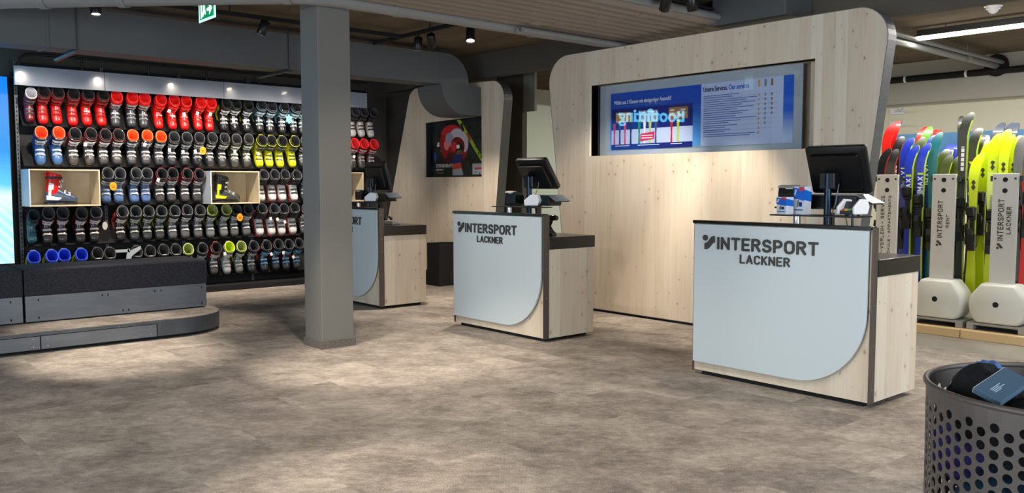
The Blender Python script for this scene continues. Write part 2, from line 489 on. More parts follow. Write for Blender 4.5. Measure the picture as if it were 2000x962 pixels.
mb.m(BLACKM).box(-6.79, YS+.03, 1.72, -6.77, YS+.38, 2.54)
mb.m(PINE).box(-4.035, YS+.03, 1.72, -4.015, YS+.38, 2.54).box(-6.79, YS+.03, 2.522, -4.015, YS+.38, 2.54).box(-6.79, YS+.03, 1.72, -4.015, YS+.38, 1.738)
mb.box(-4.6, YS+.30, 1.738, -4.035, YS+.33, 2.522)
mb.m(BLACKM).box(-6.77, YS+.33, 1.738, -4.6, YS+.36, 2.522)
mb.build('recess_lining', None, sw)
MB().box(-4.19, YS+.2, 1.738, -4.15, YS+.3, 2.522).build('recess_post', PINE2, sw)

# poster and glazing inside the recess
YG = 7.13
FROST = mat('frosted_reflection_tint', (172, 186, 198), 0.5)  # grey-blue base colour carries the reflection of the bright windows
vit = thing('display_window', 'frosted grey glazed display behind the opening of the pine partition', 'display case', (0, 0, 0))
MB().box(-6.768, YG + .02, 1.74, -4.25, YG + .035, 2.52).build('frosted_panel', FROST, vit)
gm = bpy.data.materials.new('window_glass'); gm.use_nodes = True
nt = gm.node_tree; nt.nodes.clear()
out = nt.nodes.new('ShaderNodeOutputMaterial'); mx = nt.nodes.new('ShaderNodeMixShader')
tr = nt.nodes.new('ShaderNodeBsdfTransparent'); gl = nt.nodes.new('ShaderNodeBsdfGlossy'); gl.inputs['Roughness'].default_value = 0.01
lw_ = nt.nodes.new('ShaderNodeLayerWeight'); lw_.inputs[0].default_value = 0.5
pw_ = nt.nodes.new('ShaderNodeMath'); pw_.operation = 'POWER'; pw_.inputs[1].default_value = 4.0; nt.links.new(lw_.outputs['Facing'], pw_.inputs[0])
fr = nt.nodes.new('ShaderNodeMath'); fr.operation = 'MULTIPLY_ADD'; fr.inputs[1].default_value = 0.8; fr.inputs[2].default_value = 0.05; nt.links.new(pw_.outputs[0], fr.inputs[0])
nt.links.new(fr.outputs[0], mx.inputs[0]); nt.links.new(tr.outputs[0], mx.inputs[1]); nt.links.new(gl.outputs[0], mx.inputs[2]); nt.links.new(mx.outputs[0], out.inputs[0])
MATS['glass'] = gm
MB().box(-6.768, YG - .004, 1.74, -4.25, YG, 2.52).build('glass_pane', gm, vit)

def vgrad(name, c0, c1, z0, z1, axis=2, emit=0.0):
    m = bpy.data.materials.new(name); m.use_nodes = True
    b = m.node_tree.nodes['Principled BSDF']
    tc = nd(m, 'ShaderNodeTexCoord'); s = nd(m, 'ShaderNodeSeparateXYZ'); lk(m, tc.outputs['Object'], s.inputs[0])
    f = math_n(m, 'DIVIDE', math_n(m, 'SUBTRACT', s.outputs[axis], z0), z1 - z0)
    c = ramp(m, f, [(0, rgb(*c0)), (1, rgb(*c1))])
    lk(m, c, b.inputs['Base Color']); b.inputs['Roughness'].default_value = 0.4
    if emit:
        lk(m, c, b.inputs['Emission Color']); b.inputs['Emission Strength'].default_value = emit
    return m
PY = YG + .012
def ink(c, n): return mat('print_' + n, c, 0.5)
NAVY = ink((8, 28, 120), 'navy'); WHT = ink((236, 240, 250), 'white'); PALE = ink((186, 204, 240), 'pale_blue')
po = thing('service_poster', 'wide blue and white service poster with printed skis and a table of services', 'poster', (0, 0, 0))
MB().box(-6.60, PY, 1.805, -4.335, PY + .006, 2.425).build('poster_sheet', PALE, po)
BLUEG = vgrad('poster_blue', (90, 170, 235), (4, 72, 192), 1.81, 2.25)
mb = MB()
mb.m(BLUEG).box(-6.60, PY-.001, 1.81, -5.37, PY, 2.425)
mb.m(vgrad('poster_blue_strip', (190, 215, 245), (0, 96, 214), 1.85, 2.1)).box(-4.44, PY-.001, 1.81, -4.335, PY, 2.425)
mb.m(NAVY).box(-6.585, PY-.002, 2.02, -5.47, PY-.001, 2.25)
mb.m(PALE).box(-6.585, PY-.002, 1.862, -5.47, PY-.001, 2.02)
mb.m(NAVY).box(-6.585, PY-.002, 1.805, -5.47, PY-.001, 1.862)
for x0, x1, z0, z1, c, n in ((-6.52, -6.30, 2.10, 2.21, (196, 150, 60), 'gold'), (-6.18, -5.93, 2.09, 2.21, (150, 155, 175), 'silver'), (-5.78, -5.53, 2.10, 2.22, (150, 112, 70), 'bronze')):
    mb.m(ink(c, n)).box(x0, PY-.003, z0, x1, PY-.002, z1)
for x, c, n in ((-6.54, (214, 62, 48), 'red'), (-6.46, (60, 70, 82), 'slate'), (-6.385, (214, 62, 70), 'rose'), (-6.30, (22, 22, 26), 'black'), (-6.18, (0, 150, 60), 'green'), (-6.105, (230, 230, 235), 'white'), (-6.03, (190, 210, 20), 'lime'), (-5.95, (70, 74, 100), 'slate2'), (-5.74, (180, 30, 40), 'crimson'), (-5.655, (180, 200, 40), 'lime2')):
    mb.m(ink(c, n)).prism([(x-.013, 1.862), (x+.013, 1.862), (x+.009, 1.97), (x+.02, 2.09), (x-.02, 2.09), (x-.009, 1.97)], PY-.004, PY-.003, 'y')
mb.m(ink((205, 24, 40), 'signal_red')).prism([(-6.165, 1.885), (-5.97, 1.905), (-5.965, 1.985), (-6.16, 1.965)], PY-.006, PY-.005, 'y')
BARS = ink((70, 100, 175), 'text_blue')
mb.m(BARS)
zz = 2.30
for i, ln in enumerate((.42, .34, .62, .5, .6, .45, .58, .40, .52, .46, .38, .62, .44, .3, .40, .26, .32, .26, .6, .55)):
    mb.box(-5.34, PY-.002, zz - .0035, -5.34 + ln, PY-.001, zz + .0035); zz -= .0235 if i % 2 else .019
mb.m(ink((120, 140, 190), 'rule'))
for k in range(8): mb.box(-5.34, PY-.0015, 2.275 - k*.046, -4.49, PY-.001, 2.277 - k*.046)
for ci, (x, c) in enumerate(((-4.70, (214, 160, 90)), (-4.63, (120, 130, 150)), (-4.56, (150, 110, 80)))):
    mb.m(ink(c, 'col%d' % ci)).box(x-.011, PY-.003, 2.345, x+.011, PY-.002, 2.41)
    for k in range(9 - 2*ci): mb.box(x-.007, PY-.003, 2.255 - k*.044, x+.007, PY-.002, 2.28 - k*.044)
mb.m(WHT)
for x, ln in ((-6.53, .21), (-6.2, .3), (-5.75, .15)): mb.box(x, PY-.003, 1.842, x+ln, PY-.002, 1.848)
for k in range(2): mb.box(-6.145, PY-.007, 1.915+k*.026, -5.99, PY-.0065, 1.924+k*.026)
for x, ln in ((-6.50, .05), (-6.40, .07), (-6.16, .05), (-6.05, .08), (-5.76, .05), (-5.62, .06)): mb.box(x, PY-.004, 2.185, x+ln, PY-.003, 2.197)
mb.m(BARS).box(-6.54, PY-.003, 2.272, -5.82, PY-.002, 2.284)
mb.build('poster_print', None, po)
T = Matrix.Translation
font_text('poster_heading', 'Wähle aus 3 Klassen mit einzigartiger Auswahl!', .06, WHT, po, T((-6.55, PY-.003, 2.30)), .0006, width=.80)
font_text('poster_heading', 'Unsere Services.', .07, ink((20, 40, 110), 'ink_navy'), po, T((-5.345, PY-.003, 2.345)), .0008, width=.29)
font_text('poster_heading', 'Our services.', .07, ink((40, 110, 220), 'ink_blue'), po, T((-5.04, PY-.003, 2.345)), .0005, width=.24)
stroke_text(MB().m(ink((200, 180, 150), 'sand')), 'ECONOMY', -5.765, 2.125, .042, .22, .14, PY-.003, .0008).build('poster_lettering', None, po)

# illuminated sign on the left wall, seen mirrored in the glazing
SIGNE = mat('sign_glow', (120, 215, 255), 0.5, emit=(110, 215, 255), estr=7.0)
b_ = Vector((-10.36, 0.99, 2.62)); g_ = Vector((-11.19, 1.93, 2.62))
sg = thing('illuminated_sign', 'light blue illuminated Bootfitting lettering high beside the blue light panel', 'sign', tuple(b_), (0, 0, math.atan2(g_.y - b_.y, g_.x - b_.x)))
L_ = (g_ - b_).length
ft = font_text('glowing_letters', 'Bootfitting', .34, SIGNE, sg, Matrix.Identity(4), .010, .01, width=L_)
for v in ft.data.vertices: v.co.y = v.co.y
MB().box(-.02, .03, -.02, L_+.02, .05, .02).build('sign_rail', ANTHR, sg)
for x in (.1, L_-.1): MB().cyl((x, .04, .0), (x, .04, .56), .006).build('hanger_rod', ANTHR, sg)

# ================================================================== left pine partition with athlete poster
YW = 7.3
O2 = rounded_quad([(-11.74, 0.04), (-8.93, 0.04), (-8.60, 2.78), (-10.79, 2.84)], [0, 0, .24, .22])
H2 = [(-10.44, 1.526), (-9.10, 1.526), (-9.10, 2.345), (-10.44, 2.32)]
w2 = thing('poster_partition', 'smaller whitewashed pine partition leaning left, with a dark athlete poster set in', 'partition', (0, 0, 0))
bez_shape('front_board', [O2, H2], .03, PINE2, w2, T((0, YW + .015, 0)))
edge_strip(MB(), O2, YW - .001, YW + .14).build('edge_band', mat('dark_edge_metal', (72, 73, 70), .4, .4), w2, smooth=30)
MB().box(-11.6, YW+.02, 0, -8.95, YW+.12, .04).build('plinth', BLACKM, w2)
mb = MB().m(BLACKM)
mb.box(-10.46, YW+.03, 1.50, -10.44, YW+.12, 2.36).box(-9.10, YW+.03, 1.50, -9.08, YW+.12, 2.36).box(-10.46, YW+.03, 1.506, -9.08, YW+.12, 1.526).box(-10.46, YW+.03, 2.34, -9.08, YW+.12, 2.36)
mb.build('recess_lining', None, w2)
ap = thing('athlete_poster', 'dark poster of a ski jumper in a red and white helmet holding a yellow ski', 'poster', (0, 0, 0))
Y2 = YW + .10
MB().box(-10.439, Y2, 1.527, -9.101, Y2 + .01, 2.34).build('poster_sheet', speckle('poster_night', (6, 8, 12), (30, 44, 44), 9, .35), ap)
def ell(cx, cz, rx, rz, rot=0, n=24, a0=0, a1=360):
    c, s = math.cos(R(rot)), math.sin(R(rot)); o = []
    for k in range(n + (0 if a1-a0 == 360 else 1)):
        a = R(a0 + (a1-a0)*k/n); x = rx*math.cos(a); z = rz*math.sin(a)
        o.append((cx + x*c - z*s, cz + x*s + z*c))
    return o
mb = MB()
lay = [0]
def pr(col, n, poly):
    lay[0] += 1
    mb.m(ink(col, n)).prism(poly, Y2 - .0005*lay[0], Y2, 'y')
pr((150, 16, 24), 'helmet_red', ell(-9.86, 1.99, .34, .27, -15))
pr((200, 34, 40), 'helmet_bright', ell(-9.86, 2.06, .32, .20, -12, a0=10, a1=175))
pr((196, 190, 200), 'helmet_white', ell(-9.74, 2.03, .23, .17, -25, a0=-30, a1=190))
pr((150, 150, 168), 'helmet_grey', ell(-9.96, 2.06, .10, .10, 30))
pr((120, 12, 20), 'goggle_frame', ell(-9.76, 1.97, .16, .12, -15))
pr((28, 10, 16), 'goggle_lens', ell(-9.74, 1.94, .11, .075, -12))
pr((70, 14, 20), 'suit_dark_red', [(-10.1, 1.72), (-9.62, 1.70), (-9.70, 1.86), (-9.98, 1.88)])
pr((234, 120, 120), 'glove_pink', ell(-10.03, 1.98, .06, .07, 20))
pr((220, 40, 50), 'glove_red', ell(-9.85, 1.96, .065, .07))
pr((110, 78, 66), 'skin_shadow', ell(-9.72, 1.86, .08, .05))
pr((160, 184, 50), 'ski_yellow', [(-9.78, 2.33), (-9.70, 2.33), (-9.12, 1.70), (-9.12, 1.62)])
pr((24, 26, 20), 'ski_black', [(-9.70, 2.27), (-9.65, 2.28), (-9.60, 2.17), (-9.66, 2.16)])
pr((176, 40, 50), 'ski_red', [(-9.56, 2.13), (-9.52, 2.15), (-9.44, 2.03), (-9.49, 2.03)])
pr((26, 44, 110), 'strap_blue', [(-9.90, 1.71), (-9.68, 1.73), (-9.66, 1.85), (-9.86, 1.83)])
pr((206, 72, 48), 'strap_orange', [(-9.88, 1.63), (-9.67, 1.65), (-9.68, 1.73), (-9.89, 1.71)])
pr((176, 178, 186), 'strap_white', [(-9.88, 1.55), (-9.64, 1.55), (-9.67, 1.65), (-9.88, 1.63)])
pr((170, 174, 182), 'logo_plate', [(-9.42, 1.56), (-9.11, 1.56), (-9.11, 1.71), (-9.42, 1.71)])
pr((190, 60, 60), 'logo_bar', [(-9.37, 1.63), (-9.15, 1.63), (-9.15, 1.655), (-9.37, 1.655)])
pr((244, 244, 240), 'tag_white', [(-9.78, 1.93), (-9.72, 1.93), (-9.72, 1.98), (-9.78, 1.98)])
pr((244, 240, 236), 'tag_white2', [(-10.25, 1.97), (-10.21, 1.97), (-10.21, 2.03), (-10.25, 2.03)])
pr((30, 66, 140), 'jacket_blue', ell(-10.3, 1.82, .03, .07))
pr((200, 80, 80), 'crowd_red', ell(-9.18, 2.08, .03, .06))
rr = random.Random(3)
for k in range(40):
    x = rr.uniform(-10.3, -9.2); z = rr.uniform(1.56, 2.28); l = rr.uniform(.01, .05); a = rr.uniform(0, 180)
    if abs(x + 9.85) < .3 and abs(z - 1.98) < .22: continue
    c = rr.choice([(70, 84, 80), (90, 96, 100), (54, 60, 50), (110, 70, 60), (40, 70, 60)])
    pr(c, 'crowd%d' % (k % 5), ell(x, z, l*.5, .005, a, 6))
mb.build('poster_print', None, ap)
mb = MB().m(ink((210, 206, 200), 'poster_lettering'))
stroke_text(mb, 'STEFAN KRAFT', -10.27, 1.665, .05, .40, .17, Y2 - .013, .001)
mb.box(-10.27, Y2-.014, 1.625, -10.10, Y2-.012, 1.64).box(-10.25, Y2-.014, 1.585, -10.08, Y2-.012, 1.592)
mb.build('poster_lettering', None, ap)

o = MB().prism([(-10.05, 0), (-9.70, 0), (-9.70, .615), (-10.0, .60), (-10.0, .22), (-10.05, .2)], 7.02, 7.28, 'y').build('waste_bin', BLACKM, bevel=.006)
tag(o, 'black waste bin standing against the poster partition beside the middle counter', 'bin')

# ================================================================== boot wall
XB = -11.6
sh = thing('boot_shelving', 'long black shelving wall carrying rows of ski boots', 'shelving', (XB, 0, 0))
BW0, BW1 = 2.24, 7.05
MB().box(-.03, BW0, .06, 0, BW1, 2.86).build('back_panel', speckle('black_perforated', (14, 14, 16), (22, 22, 24), 30, .7), sh)
for y in (2.245, 3.2, 4.16, 5.12, 6.08, 7.03):
    mb = MB().m(STEELD).box(0, y-.018, .06, .03, y+.018, 2.9)
    mb.m(BLACKM)
    for k in range(56): mb.box(.03, y-.006, .12 + k*.05, .0305, y+.006, .145 + k*.05)
    mb.build('slotted_upright', None, sh)
MB().box(-.02, BW0, 0, .42, BW1, .07).build('base_shelf', BLACKM, sh, bevel=.004)
MB().box(.40, BW0, .07, .42, BW1, .085).build('base_trim', ANTHR, sh)
TH = R(52)
ROWZ = [2.345, 1.875, 1.40, .925, .42]      # visual centres of the five rows
def slant(y0, y1, zc):
    # board under the soles
    zc = zc - .055; xr = .075
    mb = MB()
    M = T((xr, 0, zc)) @ Matrix.Rotation(TH, 4, 'Y')
    mb.box(-.14, y0, -.034, .21, y1, -.022, M)
    mb.box(-.145, y0, -.034, -.14, y1, .01, M)
    return mb.build('slanted_shelf', BLACKM, sh)
for ri, z in enumerate(ROWZ):
    if ri == 2:
        for a, b in ((3.06, 4.355), (5.09, 5.98)): slant(a, b, z)
    else: slant(BW0 + .03, BW1 - .02, z)
# grey header band in panels
BAND = mat('header_laminate', (150, 156, 170), 0.16, coat=.6)
for i, (a, b) in enumerate(((2.165, 3.13), (3.134, 4.61), (4.614, 5.9), (5.904, 6.80))):
    MB().box(.36, a, 2.555, .40, b, 2.775).build('header_panel', BAND, sh, bevel=.002)
MB().box(.0, 2.2, 2.70, .37, 6.78, 2.73).build('header_bracket', BLACKM, sh)
# arched rail above
ar = thing('arched_rail', 'grey tube rail with rounded end and uprights above the boot wall header', 'rail', (0, 0, 0))
pts = [(-11.5, 2.27, 2.73)] + [(-11.5, 2.27 + .14*(1-math.cos(R(a))), 2.82 + .14*math.sin(R(a))) for a in range(0, 91, 15)] + [(-11.5, 6.98, 2.96)]
MB().tube(pts, .016, 8).build('top_tube', ANTHR, ar, smooth=40)
for y in (2.96, 3.75, 4.5, 5.25, 6.0, 6.7): MB().cyl((-11.5, y, 2.73), (-11.5, y, 2.955), .013, n=8).build('upright', ANTHR, ar)

# display niches
NICHE = speckle('birch_niche', (206, 190, 158), (222, 206, 176), 4, .6)
NICHEB = mat('niche_side_white', (214, 222, 226), .5)
for lab, y0, y1 in (('white edged display box holding one red and blue ski boot', 2.255, 3.02),
                    ('white edged display box holding a pair of black and lime boots', 4.375, 5.05),
                    ('white edged display box behind the far left counter monitor', 6.02, 6.68)):
    b = thing('display_box', lab, 'display box', (XB + .05, y0, 1.165), group=None)
    w = y1 - y0; h = .435; d = .42; t = .014
    MB().box(0, 0, 0, .01, w, h).build('back_panel', NICHE, b)
    MB().m(NICHEB).box(.01, 0, 0, d, t, h).build('side_panel', None, b)
    MB().box(.01, w - t, 0, d, w, h).build('side_panel', NICHE, b)
    MB().box(.01, t, 0, d, w - t, t).build('bottom_panel', NICHE, b)
    MB().box(.01, t, h - t, d, w - t, h).build('top_panel', NICHE, b)

# ---- ski boots
def ring_yz(x, zc, ry, rz, n=16, flat=0.0, pw=2.6):
    r = []
    for k in range(n):
        a = 2*math.pi*k/n; c, s = math.cos(a), math.sin(a)
        y = ry*math.copysign(abs(c)**(2/pw), c); z = rz*math.copysign(abs(s)**(2/pw), s)
        r.append((x, y, max(zc + z, flat)))
    return r
def ring_xy(xc, z, rx, ry, n=20, tilt=0.0, pw=2.3):
    r = []
    for k in range(n):
        a = 2*math.pi*k/n; c, s = math.cos(a), math.sin(a)
        x = rx*math.copysign(abs(c)**(2/pw), c); y = ry*math.copysign(abs(s)**(2/pw), s)
        r.append((xc + x, y, z - tilt*x))
    return r
def boot_meshes():
    D = {}
    mb = MB()
    mb.loft([ring_yz(*a) for a in ((.198,.030,.022,.018),(.190,.034,.038,.028),(.165,.040,.049,.038),(.12,.047,.052,.045),(.08,.056,.049,.056),(.045,.068,.046,.068),(.01,.080,.045,.080),(-.03,.080,.045,.080),(-.07,.068,.042,.068),(-.095,.058,.034,.056),(-.106,.052,.018,.040))])
    D['shell'] = mb
    mb = MB()
    mb.loft([ring_xy(*a) for a in ((-.030,.085,.060,.047),(-.030,.125,.066,.053),(-.026,.17,.064,.054),(-.018,.215,.066,.058),(-.012,.262,.074,.066),(-.012,.266,.066,.058),(-.014,.20,.056,.050))], cap0=True, cap1=False)
    # spoiler at the back
    mb.loft([ring_xy(-.075,.24,.010,.035), ring_xy(-.088,.30,.008,.028)])
    D['cuff'] = mb
    mb = MB()
    t = .30
    mb.loft([ring_xy(-.012,.24,.062,.056,tilt=t), ring_xy(-.010,.282,.068,.061,tilt=t), ring_xy(-.010,.292,.066,.059,tilt=t), ring_xy(-.010,.295,.060,.053,tilt=t), ring_xy(-.010,.288,.053,.047,tilt=t), ring_xy(-.014,.22,.047,.042), ring_xy(-.018,.15,.040,.036)], cap0=False, cap1=True)
    D['liner'] = mb
    mb = MB()
    mb.tube([p for p in [(a[0], a[1], a[2]) for a in ring_xy(-.010, .293, .064, .057, 24, tilt=t)] + [ring_xy(-.010, .293, .064, .057, 24, tilt=t)[0]]], .0045, 6, cap=False)
    D['liner_rim'] = mb
    mb = MB()   # tongue inside
    mb.loft([[(x+.03, -.036, z), (x+.036, 0, z+.004), (x+.03, .036, z), (x+.024, 0, z)] for x, z in ((-.01,.18),(.0,.24),(.012,.275),(.02,.285))])
    D['tongue'] = mb
    mb = MB()
    mb.loft([ring_xy(-.012,.238,.0775,.0695), ring_xy(-.012,.262,.0795,.0715)], cap0=False, cap1=False)
    D['strap'] = mb
    mb = MB()
    mb.prism(ell(.047, 0, .155, .050, 0, 24), .0, -.012, 'z')
    mb.prism([(-.10,-.036),(-.03,-.036),(-.03,.036),(-.10,.036)], -.012, -.022, 'z')
    mb.prism([(.10,-.042),(.17,-.042),(.19,-.02),(.19,.02),(.17,.042),(.10,.042)], -.012, -.022, 'z')
    D['sole'] = mb
    def bk(x, z, ry, sl, rr=.006):
        mb = MB()
        M = T((x, 0, z)) @ Matrix.Rotation(sl, 4, 'Y')
        N = 8
        rings = []
        for k in range(N+1):
            a = R(-68 + 136*k/N)
            y = ry*math.sin(a); dz = ry*.62*(math.cos(a) - 1)
            rings.append([(-.009, y, dz), (.009, y, dz), (.009, y, dz+rr), (-.009, y, dz+rr)])
        mb.loft(rings, M=M)
        mb.box(-.006, -ry*.75, rr-.004, .006, ry*.25, rr+.006, M)
        mb.box(-.011, ry*.15, rr-.004, .011, ry*.5, rr+.009, M)
        return mb
    D['buckles'] = [bk(.122, .092, .050, R(16)), bk(.082, .114, .048, R(28)), bk(.040, .165, .054, R(76)), bk(.052, .215, .060, R(80))]
    D['side_blade'] = []
    for s in (1, -1):
        mb = MB()   # side blades in accent colour
        mb.prism([(-.09,.03),(.02,.025),(.05,.05),(-.02,.062),(-.09,.075)], s*.0455, s*.0475, 'y')
        mb.prism([(-.075,.13),(-.03,.13),(-.02,.19),(-.065,.2)], s*.0525, s*.0585, 'y')
        mb.prism([(-.075,.07),(-.05,.07),(-.045,.135),(-.07,.135)], s*.0465, s*.0535, 'y')
        D['side_blade'].append(mb)
    mb = MB(); mb.tube([(-.07 + 0, .0, .285), (-.085, .012, .32), (-.085, .012, .345), (-.085, -.012, .345), (-.085, -.012, .32), (-.07, 0, .285)], .0035, 6)
    D['pull_loop'] = mb
    return D
BD = boot_meshes()
PL = {}
def plastic(c, rough=.28):
    k = (c, rough)
    if k not in PL: PL[k] = mat('plastic_%02x%02x%02x_%d' % (c[0], c[1], c[2], int(rough*100)), c, rough, coat=.25)
    return PL[k]
DK = (24, 25, 28); RED = (226, 24, 22); BLK = (34, 35, 38); GRY = (58, 60, 64); LIM = (196, 214, 20)
# style: shell, cuff, liner, tongue, strap, buckle, accent, loop
STY = {
 'red_dark': (RED, (190,20,20), DK, (80,80,84), (40,38,40), (150,40,40), None, False, 'red ski boot with a dark liner'),
 'red_cuff': (GRY, RED, RED, (240,60,50), RED, (150,152,156), None, False, 'black shelled ski boot with red cuff'),
 'all_red': (RED, RED, RED, (200,20,24), RED, (236,60,50), None, True, 'all red ski boot'),
 'maroon': ((110,16,26), (150,24,30), (200,200,204), (220,220,220), DK, (90,90,92), None, False, 'dark red ski boot with a pale liner'),
 'black_lime_loop': (BLK, BLK, DK, (40,40,42), (20,20,22), (196,198,200), LIM, True, 'black ski boot with lime trim'),
 'black_ice': (BLK, (110,150,170), (40,42,46), (200,206,210), (30,32,36), (190,210,220), (120,190,210), True, 'black touring boot with ice blue bands'),
 'blue_orange': ((62,104,160), (22,40,96), (250,80,30), (250,110,50), (16,26,60), (190,196,204), (30,90,190), False, 'blue ski boot with a glowing orange liner'),
 'silver_red': ((72,68,68), (150,24,30), DK, (70,70,74), DK, (206,206,206), None, False, 'silver grey ski boot with a dark red cuff'),
 'black_orange': ((66,66,68), (22,22,28), (250,86,30), (250,120,50), (16,16,20), (196,196,198), None, False, 'black and silver ski boot with an orange liner'),
 'black': ((50,52,55), (24,25,28), (44,46,50), (90,92,96), (14,14,16), (170,172,176), None, False, 'black and grey ski boot'),
 'black_lime': ((60,62,62), (24,25,26), (50,52,54), (110,112,114), (14,14,16), (180,186,170), LIM, False, 'black ski boot with lime green details'),
 'yellow': ((214,216,20), (206,210,24), DK, (40,40,42), (20,20,22), (90,92,90), None, False, 'yellow touring boot with a black liner'),
 'black_redcuff': ((70,68,70), RED, (200,24,26), (150,20,24), (60,10,12), (170,150,150), (226,60,30), False, 'dark boot with a bright red cuff'),
 'blue': ((84,112,158), (24,26,34), (56,58,62), (84,86,90), (14,14,18), (180,184,190), None, False, 'blue grey ski boot with a black cuff'),
 'white': ((222,220,218), (60,60,64), (40,42,46), (160,160,160), (24,24,26), (60,60,64), (220,90,60), True, 'white and black touring boot'),
 'teal': ((40,84,96), (30,60,72), (20,40,46), (40,60,66), (14,20,24), (70,110,120), None, False, 'dark teal ski boot wrapped in clear film'),
 'dark_redbuckle': ((44,42,42), (60,22,26), (60,60,62), (70,70,72), DK, (222,206,200), (190,40,40), False, 'black ski boot with red and silver buckles'),
 'silver_black': ((92,90,90), (24,24,28), (52,54,58), (150,150,152), (14,14,16), (210,210,212), None, False, 'silver and black ski boot'),
 'lime_rim': ((110,112,110), (24,26,24), (150,160,90), (180,196,60), (14,14,16), (200,204,196), LIM, False, 'dark ski boot with a lime edged liner'),
 'blue_liner': ((60,60,64), (90,94,98), (20,60,200), (30,90,230), (20,30,60), (200,200,190), LIM, False, 'ski boot with a bright blue liner'),
 'white_rim': ((56,58,62), (24,24,26), (40,40,42), (220,220,222), (14,14,16), (150,150,152), None, False, 'black ski boot with a white tongue edge'),
 'lime_grey': ((160,164,164), (120,126,132), (190,214,20), (170,196,20), (90,96,100), (220,222,216), None, False, 'tall grey ski boot with a lime green liner'),
 'black_blue': ((46,50,58), (48,20,34), (44,46,50), (80,82,86), (20,20,26), (110,170,220), (200,60,40), False, 'black ski boot with light blue buckles'),
 'white_orange': ((196,192,190), (40,40,44), (50,50,54), (120,120,120), (20,20,22), (60,60,62), (230,90,40), True, 'white and black touring boot with orange trim'),
 'navy_red': ((64,78,104), RED, RED, (230,40,36), (40,44,52), (196,200,206), (236,236,236), False, ''),
}
PROTO = {}
MESHC = {}
def part_mesh(key, mb, material, smooth=40):
    me = bpy.data.meshes.new(key); me.from_pydata(mb.v, [], mb.f)
    bm = bmesh.new(); bm.from_mesh(me); bmesh.ops.recalc_face_normals(bm, faces=bm.faces); bm.to_mesh(me); bm.free()
    me.materials.append(material)
    me.polygons.foreach_set('use_smooth', [True]*len(me.polygons)); me.set_sharp_from_angle(angle=R(smooth))
    return me
def make_boot(style, name='ski_boot'):
    """returns an unlinked-root boot built once per style, later copied"""
    S = STY[style]
    root = bpy.data.objects.new(name, None); root.empty_display_size = .05
    COL.objects.link(root)
    def p(nm, key, col, rough=.28, mb=None):
        me = part_mesh(nm, mb or BD[key], plastic(col, rough))
        o = bpy.data.objects.new(nm, me); o.parent = root; COL.objects.link(o)
        return o
    p('shell', 'shell', S[0]); p('cuff', 'cuff', S[1]); p('liner', 'liner', S[2], .7); p('tongue', 'tongue', S[3], .6)
    p('liner_rim', 'liner_rim', tuple(min(255, int(c*1.2 + 26)) for c in S[2]), .5)
    p('strap', 'strap', S[4], .6); p('sole', 'sole', (22, 22, 24) if style != 'white' else (200, 70, 50), .6)
    for k, b in enumerate(BD['buckles']):
        p('buckle', None, S[5], .2, b)
    if S[6]:
        for q in BD['side_blade']: p('side_blade', None, S[6], .28, q)
    if S[7]: p('pull_loop', 'pull_loop', S[4], .6)
    return root
def boot(style, loc, rot, label, group=None, sc=1.12):
    if style not in PROTO:
        r = PROTO[style] = make_boot(style)
    else:
        r = copy_tree(PROTO[style])
    r.location = loc; r.rotation_euler = rot; r.scale = (sc, sc, sc)
    r['label'] = label; r['category'] = 'ski boot'
    if group: r['group'] = group
    elif 'group' in r: del r['group']
    return r
ROWS = [
 ([2.34,2.48,2.63,2.81,2.96,3.12,3.30,3.49,3.64,3.81,3.99,4.15,4.32,4.48,4.67,4.82,5.0,5.18,5.34,5.52,5.68,5.83,6.64,6.80,6.97],
  ['maroon']+['red_dark']*5+['red_cuff']*3+['all_red']*5+['black_lime_loop']*3+['black_ice']*5+['white_orange']*3),
 ([2.44,2.61,2.79,2.97,3.13,3.29,3.48,3.65,3.81,3.97,4.15,4.31,4.46,4.63,4.82,4.99,5.16,5.32,5.48,5.66,5.83,6.64,6.80,6.97],
  ['blue_orange']*2+['silver_red']*4+['black_orange']*3+['black']*5+['black_lime']*2+['yellow']*4+['black']+['black_redcuff']*3),
 ([3.15,3.31,3.48,3.64,3.80,3.96,4.12,4.28,5.18,5.35,5.50,5.68,5.84],
  ['blue']*4+['silver_red']*4+['white']*4+['black']),
 ([2.32,2.48,2.65,2.84,3.0,3.30,3.48,3.64,3.79,3.95,4.11,4.29,4.46,4.63,4.79,4.96,5.15,5.32,5.49,5.66,5.83],
  ['teal']+['dark_redbuckle']*5+['black_lime']*3+['silver_black']*3+['lime_rim']*2+['silver_black']*2+['white']*4+['silver_black']),
 ([2.32,2.49,2.65,2.82,2.99,3.15,3.47,3.64,3.80,3.96,4.13,4.32,4.48,4.66,4.84,5.01,5.2,5.37,5.53,5.69],
  ['blue_liner']*4+['white_rim']*2+['white_rim']*4+['lime_rim','black','silver_red','lime_grey','lime_rim','black']+['black_blue']*4),
]
RN = ['top row', 'second row', 'middle row', 'fourth row', 'bottom row']
ORD = ['first','second','third','fourth','fifth','sixth','seventh','eighth','ninth','tenth','eleventh','twelfth','thirteenth','fourteenth','fifteenth','sixteenth','seventeenth','eighteenth','nineteenth','twentieth','twenty-first','twenty-second','twenty-third','twenty-fourth','twenty-fifth']
rr = random.Random(11)
for ri, (ys, st) in enumerate(ROWS):
    assert len(ys) == len(st), (ri, len(ys), len(st))
    for k, (y, s) in enumerate(zip(ys, st)):
        th = TH + rr.uniform(-.02, .02)
        boot(s, (XB + .085, y, ROWZ[ri] - .055 + rr.uniform(0, .006)), (0, th, R(rr.uniform(-5, 3))),
             '%s, %s from left in the %s' % (STY[s][8], ORD[k], RN[ri]),
             group='ski boots on the boot wall', sc=1.12 if not (k == 0 and ri in (0, 3)) else 1.0)
